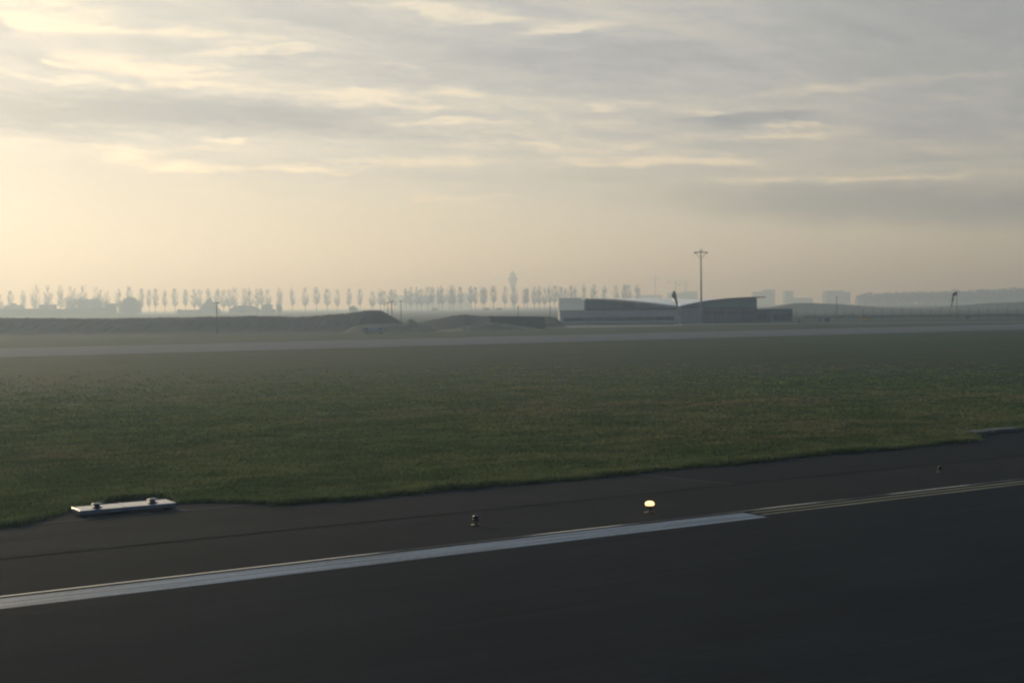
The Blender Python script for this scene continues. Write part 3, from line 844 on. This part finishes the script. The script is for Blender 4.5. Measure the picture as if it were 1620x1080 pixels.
# ------------------------------------------------------------------ small things by the station and along the service road
def lamp_post(px, ytop, z, label, head=1.3, group='lamp posts'):
    e = empty('lamp_post', at(px, z)); h = hgt(px, ytop, z)
    MB().lathe([(.13, 0), (.12, .5), (.075, h)], 8).build('pole', M_RAIL, e, True)
    hd = MB().box(-head / 2, head / 2, -.2, .2, h + .003, h + .16).build('lamp_head', M_RAIL, e); bevel(hd, .05)
    MB().box(-head * .32, head * .32, -.14, .14, h - .04, h).build('glass', mat('lamp_glass', (.3, .3, .28), .3, .5), e)
    return tag(e, label, 'lamp post', group)


lamp_post(343.5, 479.5, 300, 'lone lamp post in front of the long earth bank', .95)
lamp_post(613.8, 479.0, 372, 'lamp post behind the hump, shortest of the three close together', .85)
lamp_post(620.4, 476.8, 360, 'lamp post behind the hump, middle one of the three close together', .95)
lamp_post(634.8, 476.6, 362, 'lamp post in the gap right of the hump, apart from its pair', .95)
lamp_post(820, 485.6, 420, 'small lamp post above the brown wall, below the control tower', .7)
lamp_post(870.5, 485.8, 420, 'small lamp post just left of the station', .6)
lamp_post(1323.8, 470.3, 430, 'slim lamp post beside the perimeter fence before the broad far block', .5)

e = empty('control_cabinet', at(1308, 374))
b = MB().box(-.75, .75, -.4, .4, .1, 1.15).build('body', mat('cabinet_grey', (.085, .09, .105), .5, .4), e); bevel(b, .03)
MB().box(-.8, .8, -.45, .45, 1.153, 1.22).build('roof', M_FASC, e); MB().box(-.7, .7, -.35, .35, 0, .1).build('plinth', M_APRON, e)
MB().box(-.02, .02, -.415, -.4, .15, 1.1).build('door_gap', M_FOOT, e)
tag(e, 'dark grey cabinet on the grass right of the station annex', 'cabinet')


def sign(px, z, w, h, material, label, frame=None):
    e = empty('taxiway_sign', at(px, z))
    b = MB().box(-w / 2, w / 2, -.12, .12, .25, .25 + h).build('panel', material, e); bevel(b, .03)
    if frame: MB().box(-w * .36, w * .36, -.135, -.122, .25 + h * .62, .25 + h * .9).build('face', frame, e)
    for s in (-.35, .35): MB().tube((s * w, 0, 0), (s * w, 0, .25), .05, .05).build('leg', M_FASC, e)
    return tag(e, label, 'sign', 'taxiway signs')


sign(1368, 378, 2.25, 1.15, mat('sign_amber', (.85, .52, .02), .4, .4), 'amber taxiway sign standing in the grass before the fence', mat('sign_red', (.42, .12, .03), .4, .4))
sign(1530, 392, 1.15, .95, mat('sign_green_grey', (.10, .12, .11), .5, .4), 'small dark sign right of the windsock')
for px, lb in ((1264.5, 'small brown stake just right of the station annex'), (1297, 'small brown stake left of the dark cabinet')):
    e = empty('marker_stake', at(px, 372))
    MB().box(-.2, .2, -.05, .05, 0, 1.0).build('stake', mat('stake_brown', (.16, .12, .06), .7, .3), e); MB().box(-.24, .24, -.06, .06, 1.002, 1.12).build('cap', M_EDGE, e)
    tag(e, lb, 'stake', 'marker stakes')

# windsock
e = empty('windsock', at(1513.8, 396)); k2 = 396 / FPX; h = hgt(1513.8, 464.0, 396)
MB().lathe([(.10, 0), (.09, .4), (.055, h)], 8).build('pole', M_RAIL, e, True)
for a in (-.9, .9): MB().tube((0, 0, 1.9), (a, a * .3, 0), .025, .025, 5).build('stay', M_RAIL, e)
M_RED = mat('sock_red', (.20, .045, .03), .8, .2); M_SOCKW = mat('sock_white', (.38, .36, .34), .8, .2)
pts = [Vector((-.08, 0, h - .05)), Vector((-.62, .05, h - .02)), Vector((-.95, .1, h - .62)), Vector((-1.12, .1, h - 1.4)), Vector((-1.22, .12, h - 2.2)), Vector((-1.36, .12, h - 3.0)), Vector((-1.5, .12, h - 3.8))]
rad = [.52, .50, .34, .27, .23, .20, .14]
MB().tube((0, 0, h), (-.1, 0, h), .53, .53, 12).build('hoop', M_RAIL, e)
for i in range(6):
    MB().tube(pts[i], pts[i + 1], rad[i], rad[i + 1], 10).build('band', (M_RED, M_RED, M_SOCKW, M_RED, M_SOCKW, M_RED)[i], e, True)
tag(e, 'limp red and white windsock hanging from its pole', 'windsock')

# perimeter fence
zf = 455.0; e = empty('perimeter_fence', at(1214, zf)); k2 = zf / FPX
pm = MB().box(-.05, .05, -.05, .05, 0, 3.0).mesh('post'); pm.materials.append(M_RAIL)
nP = 36; sp = 15.2 * k2
for i in range(nP):
    o = bpy.data.objects.new('post', pm); COL.objects.link(o); o.parent = e; o.location = (i * sp, 0, 0)
M_WIRE = mat('fence_wire', (.10, .105, .11), .6, .3, .3)
for j in range(7):
    MB().box(0, (nP - 1) * sp, -.085, -.072, .35 + j * .40, .378 + j * .40).build('wire', M_WIRE, e)
tag(e, 'long perimeter fence with thin dark posts right of the station', 'fence')
mound('hedge_bank', [(1255, 503), (1275, 499.5), (1350, 498.6), (1450, 497.6), (1560, 496.6), (1700, 495), (1900, 493)], 462, 4, 4, M_GROUND, 'low dark grassy bank along the foot of the perimeter fence', 'bank', .25, 21)
mound('far_hill', [(1190, 489), (1215, 486.4), (1235, 482.6), (1256, 479.6), (1275, 478.8), (1292, 479.6), (1330, 481.2), (1365, 484), (1400, 486.5), (1450, 488), (1480, 489.5)], 900, 30, 50, M_FIELD,
      'smooth low grassy hill beyond the fence and annex', 'hill', .15, 22)
mound('far_hill', [(1440, 489), (1500, 484.6), (1560, 479.5), (1620, 477.2), (1700, 475), (1800, 474), (1960, 478)], 1000, 40, 60, M_FIELD,
      'long low grassy rise at the right edge behind the windsock', 'hill', .2, 23)

mound('far_hill', [(-330, 488), (-100, 487.6), (0, 488.2), (60, 488), (100, 488.6), (140, 491), (175, 494), (215, 497.5)], 1230, 50, 50, M_FIELD,
      'low misty rise at the far left behind the long earth bank', 'hill', .15, 24)

# ------------------------------------------------------------------ bare poplars
M_BARK = mat('bark', (.060, .055, .048), .9, .1)
M_TWIG = mat('twigs', (.085, .078, .068), .9, .1)


def poplar(seed, Ht=30.0, cw=5.0, bare=.30, spread=1.0):
    rg = random.Random(seed)
    tr = MB(); pts = [Vector((0, 0, 0))]
    for i in range(1, 7): pts.append(Vector((rg.uniform(-.25, .25) * i / 3, rg.uniform(-.25, .25) * i / 3, Ht * .92 * i / 6)))
    for i in range(6): tr.tube(pts[i], pts[i + 1], .48 * (1 - i / 6.4), .48 * (1 - (i + 1) / 6.4), 6, False)

    def trunk_at(h):
        t = min(5.999, h / (Ht * .92) * 6); i = int(t); return pts[i].lerp(pts[i + 1], t - i)
    cr = MB(); nb = 58; zc_, hz_ = Ht * (bare + 1.0) / 2 + .01 * Ht, Ht * (1.0 - bare) / 2
    for b in range(nb):
        a = rg.uniform(0, 2 * math.pi); v = rg.uniform(-.80, .97); rr = math.sqrt(1 - v * v) * rg.uniform(.45, 1.0) ** .7 * cw * .78 * (1 - .12 * v)
        r = Vector((math.cos(a) * rr, math.sin(a) * rr, zc_ + v * hz_))          # where the limb ends, on an egg-shaped outline
        h = max(Ht * bare * rg.uniform(.92, 1.05), r.z - rr * rg.uniform(1.1, 1.9) - 1.0); p = trunk_at(h)
        q = p.lerp(r, .5) + Vector((math.cos(a), math.sin(a), 0)) * rr * .12; d = (r - p).normalized()
        cr.tube(p, q, .15, .10, 3, False); cr.tube(q, r, .10, .04, 3, False)
        for k in range(10):
            f = rg.uniform(.25, 1.0); s0 = p.lerp(q, f * 2) if f < .5 else q.lerp(r, f * 2 - 1)
            dd = (d + Vector((rg.gauss(0, .45), rg.gauss(0, .45), rg.uniform(.0, .7)))).normalized()
            L = rg.uniform(1.0, 2.8) * (1.2 - .5 * f); s1 = s0 + dd * L
            cr.tube(s0, s1, .058, .028, 3, False)
            for kk in range(2):
                m_ = s0.lerp(s1, rg.uniform(.3, .9)); d2 = (dd + Vector((rg.gauss(0, .6), rg.gauss(0, .6), rg.uniform(0, .5)))).normalized()
                cr.tube(m_, m_ + d2 * rg.uniform(.7, 1.7), .035, .02, 3, False)
    a, b = tr.mesh('trunk'), cr.mesh('crown'); a.materials.append(M_BARK); b.materials.append(M_TWIG)
    return a, b


VAR = [poplar(s, 30, w, b, q) for s, w, b, q in ((1, 6.2, .27, 1.2), (2, 7.2, .25, 1.2), (3, 5.4, .31, 1.15), (4, 6.6, .28, 1.2), (5, 5.8, .23, 1.2), (6, 7.6, .18, 1.3), (7, 8.2, .16, 1.35))]
z1 = [(0, 466, 0), (17, 460, 1), (37, 460, 1), (57, 451, 2), (76.5, 449.5, 2), (96, 452, 1), (114, 451, 2), (131, 450, 2), (155, 453, 2), (169, 459, 1), (187.5, 457, 0), (205, 453.5, 1),
      (224, 456.5, 1), (236, 458, 0), (246, 457, 0), (261, 459, 0), (277, 456.5, 0), (294, 458, 0), (308, 457.5, 0), (316, 457.5, 0)]
z2 = [(330.5, 457, 0), (344, 457, 0), (354, 458, 0), (363, 457.5, 0), (371, 455, 0), (387.5, 455.5, 0), (396, 455.5, 0), (407, 457, 0), (414, 456, 0), (424, 457, 0), (442.5, 456, 0), (463, 456, 0),
      (483, 454, 0), (501, 454.5, 0), (518, 457, 0), (534, 457.5, 0), (552.5, 456.5, 0), (570, 457.5, 0)]
z3 = [(589.5, 460, 0), (602, 457.5, 0), (608, 459, 0), (618.5, 457.5, 0), (625, 458, 0), (642.5, 456.5, 0), (650, 454.5, 0), (660, 454, 0), (666.5, 456, 0), (677, 453, 0), (684, 454, 0), (694.5, 455, 0), (700, 452, 0),
      (712, 452, 0), (717.5, 452, 0), (729, 453.5, 0), (745.5, 453, 0), (752, 454, 0), (764, 453, 0), (767.5, 455, 0), (781, 452.5, 0), (799, 452.5, 0), (814, 453.5, 0), (830, 457, 0), (834, 456, 0), (845.5, 454, 0), (853, 452.5, 0), (862, 455, 0), (870, 452, 0), (878, 452, 0), (887, 454, 0)]
z4 = [(895, 456, 0), (903, 452, 0), (911, 453, 0), (923, 450, 0), (939.5, 450.5, 0), (956.5, 452, 0), (975, 450.5, 0), (988, 450, 0), (994.5, 450, 0), (1009, 450.5, 0)]
ROW = z1 + z2 + z3 + z4
LAND = [(-60, None), (80, 'the flat-roofed house'), (206, 'the big round evergreen'), (328, 'the pyramid-roofed farmhouse'), (421, 'the tall narrow farm building'), (558, 'the bush above the earth hump'),
        (634.8, 'the lamp post in the gap'), (812, 'the control tower'), (928, 'the high end of the station roof')]
ORD = ['first', 'second', 'third', 'fourth', 'fifth', 'sixth', 'seventh', 'eighth', 'ninth', 'tenth', 'eleventh', 'twelfth', 'thirteenth', 'fourteenth']
xs_row = sorted(r[0] for r in ROW)


def tree_label(x):
    lx, nm = min((l for l in LAND if l[1]), key=lambda l: abs(l[0] - x))
    if x < lx:
        n = sum(1 for q in xs_row if x <= q < lx); side = 'left'
    else:
        n = sum(1 for q in xs_row if lx <= q <= x); side = 'right'
    return 'bare poplar, %s %s of %s' % (ORD[n - 1], side, nm)


for i, (px, yt, kind) in enumerate(ROW):
    z = 1640 + (random.uniform(-60, 60) if kind == 0 else random.uniform(-160, -60)) + (70 if i % 2 else 0)
    vi = random.choice((0, 1, 2, 3, 4)) if kind == 0 else (random.choice((3, 4, 5)) if kind == 1 else random.choice((5, 6)))
    e = empty('poplar_tree', at(px, z), random.uniform(0, 6.28)); s = hgt(px, yt, z) / 30.0 * .99
    e.scale = (s * random.uniform(.85, 1.2),) * 2 + (s,)
    for nm, me in zip(('trunk', 'crown'), VAR[vi]):
        o = bpy.data.objects.new(nm, me); COL.objects.link(o); o.parent = e
    tag(e, tree_label(px), 'tree', 'row of bare poplars along the horizon')


# ------------------------------------------------------------------ evergreens and bushes
M_LEAF = mat('evergreen_leaf', (.045, .055, .032), .8, .2, var=.4, scale=.4)


def leaf_mass(lobes, n, size, seed):
    """leaf-sized faces through a set of ellipsoid lobes (x, y, z, rx, ry, rz)"""
    rg = np.random.default_rng(seed); mb = MB(); wt = np.array([l[3] * l[4] * l[5] for l in lobes]); wt = wt / wt.sum()
    for i in range(n):
        l = lobes[rg.choice(len(lobes), p=wt)]
        d = rg.normal(0, 1, 3); d /= np.linalg.norm(d); r = rg.uniform(.10, 1.10) ** .5
        c = np.array(l[:3]) + d * r * np.array(l[3:]);
        if c[2] < .2: continue
        a = rg.normal(0, 1, 3); a /= np.linalg.norm(a); b = np.cross(a, rg.normal(0, 1, 3)); b /= np.linalg.norm(b); s = size * rg.uniform(.6, 1.4)
        k = len(mb.v); mb.v += [tuple(c - a * s), tuple(c + b * s * .7), tuple(c + a * s), tuple(c - b * s * .7)]; mb.f.append((k, k + 1, k + 2, k + 3))
    return mb


def bushy(px, z, lobes_px, label, cat='tree', name='evergreen_tree', n=2500, seed=1, group=None, size=.55):
    """lobes given as photo centre x, centre y, half width, half height"""
    e = empty(name, at(px, z)); k = z / FPX; lb = []
    for (x, y, w, h) in lobes_px: lb.append(((x - px) * k, random.uniform(-1, 1), hgt(x, y, z), w * k, w * k * .8, h * k))
    leaf_mass(lb, n, size, seed).build('crown', M_LEAF, e)
    top = max(l[2] for l in lb)
    t = MB(); t.tube((0, 0, 0), (.1, 0, top * .75), .3, .12, 6, False)
    for l in lb[:6]: t.tube((0, 0, top * .25), (l[0] * .8, l[1], l[2]), .14, .05, 4, False)
    t.build('trunk', M_BARK, e)
    return tag(e, label, cat, group)


bushy(206, 1380, [(206, 483, 17, 13), (198, 485, 11, 10), (215, 484, 11, 11), (206, 476, 10, 7), (206, 492, 18, 7)], 'big round dark evergreen standing alone beside the thicket', n=6000, seed=31)
thk = bushy(140, 1380, [(108, 484, 9, 13), (106, 476, 6, 7), (120, 484, 14, 12), (135, 484, 14, 12), (150, 484, 13, 12), (163, 485, 10, 10), (173, 489, 9, 7), (128, 478, 12, 7), (148, 478, 12, 6), (140, 492, 42, 7)],
            'broad dark thicket of dense evergreens between house and round evergreen', 'thicket', 'thicket', 10000, 32)
thk['kind'] = 'stuff'
bushy(442, 1420, [(442, 489, 4.5, 7), (440, 484, 3, 3)], 'small roundish shrub right of the tall narrow farm building', 'bush', 'bush', 900, 33, 'bushes')
bushy(558, 1300, [(558, 489, 6, 5), (562, 491, 5, 4)], 'small bush peeping over the top of the earth hump', 'bush', 'bush', 900, 34, 'bushes')
bushy(20, 1420, [(12, 487, 6, 4), (22, 485, 6, 6), (33, 487, 6, 5)], 'straggly shrubs at the left edge of the view', 'bush', 'bush', 1600, 35, 'bushes')
bushy(348 - 62, 1450, [(284, 493, 5, 4)], 'low bush left of the pyramid-roofed farmhouse', 'bush', 'bush', 400, 36, 'bushes')
for bx_, nm in ((688, 'low bush under the poplars above the dark earth bank'), (770, 'low bush under the poplars, halfway to the control tower'), (790, 'low bush under the poplars just left of the control tower')):
    bushy(bx_, 1500, [(bx_, 489.5, 5, 2.6)], nm, 'bush', 'bush', 300, int(bx_), 'bushes')

# far woods at the right: one mass on the horizon
def far_wood():
    z = 2200.0; lb = []; xs = np.arange(1361, 1900, 5.0)
    for i, x in enumerate(xs):
        top = np.interp(x, [1361, 1372, 1400, 1440, 1500, 1560, 1610, 1700, 1900], [465, 463.2, 463.4, 462.4, 459.8, 458.2, 455.8, 453, 450]) + random.uniform(-1.3, 1.3)
        g_ = at(x, z); k = z / FPX; h = hgt(x, top, z)
        lb.append((g_.x, g_.y, h * .5, 5.4 * k, 12, h * .52)); lb.append((g_.x + random.uniform(-3, 3), g_.y, h * .78, 2.6 * k, 8, h * .24))
    o = leaf_mass(lb, 30000, 1.25, 41).build('far_wood', M_LEAF)
    tag(o, 'far hazy wood along the right horizon', 'wood', kind='stuff')


far_wood()

# ------------------------------------------------------------------ farms on the left
M_BRICK = mat('farm_brick', (.14, .10, .085), .85, .2); M_THATCH = mat('farm_roof', (.085, .078, .072), .9, .1); M_FDOOR = mat('farm_door', (.05, .05, .05), .8, .2)


def P2(c, z): return (lambda px: (px - c) * z / FPX), (lambda px, py: hgt(px, py, z))


z = 1420; X_, Z_ = P2(328.5, z); e = empty('farmhouse', at(328.5, z))
w = MB().box(X_(314), X_(343.5), 0, 18, 0, Z_(328, 493.0)).build('wall', M_BRICK, e)
ap = (0, 9, Z_(328, 471.8)); hz = Z_(328, 493.4)
r = MB(); r.v = [(X_(311.5), -1.2, hz), (X_(345.5), -1.2, hz), (X_(345.5), 19.2, hz), (X_(311.5), 19.2, hz), (-.8, 9, ap[2]), (.8, 9, ap[2])]; r.f = [(0, 1, 5, 4), (1, 2, 5), (2, 3, 4, 5), (3, 0, 4), (3, 2, 1, 0)]
ro = r.build('roof', M_THATCH, e); MB().box(-.5, .5, 8.5, 9.5, ap[2] - .6, ap[2] + .9).build('chimney', M_BRICK, ro)
MB().box(X_(286), X_(311.4), 2, 12, 0, Z_(300, 490)).build('low_wing', M_BRICK, e)
for px in (318, 324, 334, 340): MB().box(X_(px) - .6, X_(px) + .6, -.06, -.01, .6, 1.6).build('window', M_WGL, e)
MB().box(X_(329) - .6, X_(329) + .6, -.06, -.01, 0, 1.9).build('door', M_FDOOR, e)
tag(e, 'farmhouse with tall pyramid roof and a low wing', 'farmhouse')

z = 1440; X_, Z_ = P2(384, z); e = empty('arched_barn', at(384, z))
arc = [(X_(363), 0), (X_(405), 0), (X_(405), Z_(405, 489.2))] + [(X_(405 - 42 * t), Z_(384, 489.2) + (Z_(384, 483.2) - Z_(384, 489.2)) * math.sin(math.pi * t) ** .8) for t in np.linspace(.06, .94, 12)] + [(X_(363), Z_(363, 489.2))]
MB().prism(arc, 0, 24).build('wall', mat('barn_wall', (.16, .16, .15), .8, .2), e)
rp = [(x, zz + .03) for x, zz in arc[2:]] + [(x, zz + .35) for x, zz in arc[2:][::-1]]
MB().prism(rp, -.5, 24.5).build('roof', M_THATCH, e)
MB().box(X_(380), X_(388), -.08, -.01, 0, Z_(384, 489.5)).build('door', M_FDOOR, e)
tag(e, 'wide barn with a low arched roof', 'barn')

z = 1440; X_, Z_ = P2(421.5, z); e = empty('farm_silo_building', at(421.5, z))
MB().box(X_(414.3), X_(429), 0, 9, 0, Z_(421, 482.3)).build('tower_wall', mat('silo_wall', (.13, .13, .12), .8, .2), e)
MB().box(X_(413.9), X_(429.4), -.3, 9.3, Z_(421, 482.3) + .01, Z_(421, 481.7)).build('roof', M_THATCH, e)
MB().box(X_(409), X_(414.2), 1, 8, 0, Z_(411, 490)).build('low_wing', M_BRICK, e); MB().box(X_(429.1), X_(434), 1, 8, 0, Z_(431, 489)).build('low_wing', M_BRICK, e)
MB().box(X_(419), X_(424), -.06, -.01, 0, 2.6).build('door', M_FDOOR, e)
tag(e, 'tall narrow flat-topped farm building with low wings', 'farm building')

z = 1400; X_, Z_ = P2(74, z); e = empty('flat_roofed_house', at(74, z))
MB().box(X_(62.5), X_(85), 0, 10, 0, Z_(74, 483.6)).build('wall', M_BRICK, e)
rf = MB(); a, b = Z_(74, 483.5), Z_(74, 481.6)
MB().prism([(X_(61.5), a), (X_(86.3), a), (X_(84.3), b), (X_(63.5), b)], -.6, 10.6).build('roof', M_THATCH, e)
for px in (66, 71, 77, 82): MB().box(X_(px) - .6, X_(px) + .6, -.06, -.01, .9, 2.1).build('window', M_WGL, e)
MB().box(X_(74) - .5, X_(74) + .5, -.06, -.01, 0, 2.0).build('door', M_FDOOR, e)
tag(e, 'low house with a flat-topped roof at the far left', 'house')
z = 1390; e = block('shed', 169, 181.5, 480.8, 1345, 8, M_BRICK, 'boxy shed at the right end of the thicket', 'shed')

# ------------------------------------------------------------------ far skyline
zt = 3000.0; k = zt / FPX; e = empty('control_tower', at(812, zt)); q = lambda y: hgt(812, y, zt)
M_TOW = mat('tower_concrete', (.22, .22, .22), .7, .3)
MB().lathe([(4.4, 0), (3.5, 8), (3.1, q(455))], 20).build('shaft', M_TOW, e, True)
MB().lathe([(3.6, q(456)), (5.6, q(452)), (9.6, q(444)), (10.4, q(441)), (10.4, q(438.8)), (6.0, q(438))], 24).build('lower_cab', M_FAR, e, True)
MB().lathe([(5.0, q(438)), (6.6, q(434.8)), (6.6, q(432.8)), (3.8, q(431.8))], 24).build('upper_cab', M_TOW, e, True)
MB().lathe([(3.0, q(431.8)), (3.0, q(429.6)), (1.0, q(429))], 12).build('radome', M_TOW, e, True)
MB().tube((0, 0, q(429)), (0, 0, q(424.5)), .7, .4).build('antenna', M_TOW, e)
tag(e, 'hazy airport control tower rising above the poplars', 'control tower')

zc = 2700.0


def crane(px, yj, xl, xr, label):
    e = empty('tower_crane', at(px, zc)); k = zc / FPX; h = hgt(px, yj, zc); mb = MB(); w = 1.1
    for sx in (-1, 1):
        for sy in (-1, 1): mb.tube((sx * w, sy * w, 0), (sx * w, sy * w, h), .22, .22, 4)
    n = int(h / 3)
    for i in range(n):
        s = 1 if i % 2 else -1; a, b = h * i / n, h * (i + 1) / n
        mb.tube((-w * s, -w, a), (w * s, -w, b), .14, .14, 3); mb.tube((-w * s, w, a), (w * s, w, b), .14, .14, 3)
    mb.build('mast', M_FASC, e)
    jb = MB(); L, R_ = (xl - px) * k, (xr - px) * k
    for y in (-.7, .7): jb.tube((L, y, h), (R_, y, h), .22, .22, 4)
    jb.tube((L * .9, 0, h + 1.6), (R_ * .97, 0, h + 1.6), .2, .2, 4); m_ = int((R_ - L) / 3)
    for i in range(m_):
        a, b = L + (R_ - L) * i / m_, L + (R_ - L) * (i + 1) / m_
        jb.tube((a, -.7, h), ((a + b) / 2, 0, h + 1.6), .1, .1, 3); jb.tube(((a + b) / 2, 0, h + 1.6), (b, .7, h), .1, .1, 3)
    jb.build('jib', M_FASC, e)
    MB().tube((0, 0, h), (0, 0, h + 5.5), .7, .2, 4).build('peak', M_FASC, e)
    MB().box(L, L + 3, -1, 1, h - 2.4, h - .25).build('counterweight', M_FASC, e); MB().box(.9, 2.6, -1, 1, h - 2.5, h - .25).build('cab', M_FASC, e)
    return tag(e, label, 'crane', 'tower cranes on the skyline')


crane(1037, 440, 1028, 1056, 'tallest and leftmost of three hazy tower cranes')
crane(1069, 445.3, 1056, 1094, 'middle hazy tower crane with the longest jib, above the pylon')
crane(1085, 450.2, 1073, 1092, 'lowest and rightmost hazy tower crane, beside the mast')
block('far_building', 1017, 1048, 467.0, 2900, 30, M_FAR, 'low far building at the foot of the leftmost crane', 'building', 'far buildings', win=3.2, rows=3, wmat=M_FARW)
block('far_building', 1058, 1082, 463.3, 2900, 30, M_FAR, 'far stepped building behind the roof valley, left of the mast', 'building', 'far buildings', extra=[(1082, 1104, 461.0)], win=3.2, rows=4, wmat=M_FARW)
block('far_building', 1209, 1226.5, 458.4, 2900, 30, M_FAR, 'far tall slab with lower wing, just behind the roof tip', 'building', 'far buildings', extra=[(1193, 1209, 461.2)], win=3.2, rows=6, wmat=M_FARW)
block('far_building', 1243.5, 1255.5, 460.2, 2900, 30, M_FAR, 'narrow far block with a long low wing, above the station annex', 'building', 'far buildings', extra=[(1255.5, 1286, 471.4)], win=3.2, rows=5, wmat=M_FARW)
block('far_building', 1308, 1345.5, 462.2, 2750, 40, M_FAR, 'broad far block with a roof house, left of the far wood', 'building', 'far buildings', extra=[(1310, 1336, 459.6)], win=3.2, rows=5, wmat=M_FARW)
block('far_terminal', 628, 744, 466.8, 3000, 60, M_FAR, 'long low hazy terminal building behind the poplars', 'building', 'far buildings', extra=[(729, 742, 464.2)], win=5, rows=3, wmat=M_FARW)

# ------------------------------------------------------------------ morning haze
hz = MB().box(-6800, 6800, -6800, 6800, -1.0, 106).build('haze', bpy.data.materials.new('haze_air'))
tag(hz, kind='stuff', label='thin morning haze filling the air', cat='haze')
M = hz.data.materials[0]; M.use_nodes = True; nt = M.node_tree; nt.nodes.clear()
pv = nt.nodes.new('ShaderNodeVolumePrincipled'); pv.inputs['Color'].default_value = (.56, .745, 1.0, 1); pv.inputs['Density'].default_value = .00080; pv.inputs['Anisotropy'].default_value = .55
pv.inputs['Absorption Color'].default_value = (1, 1, 1, 1)
out = nt.nodes.new('ShaderNodeOutputMaterial'); nt.links.new(pv.outputs[0], out.inputs['Volume'])
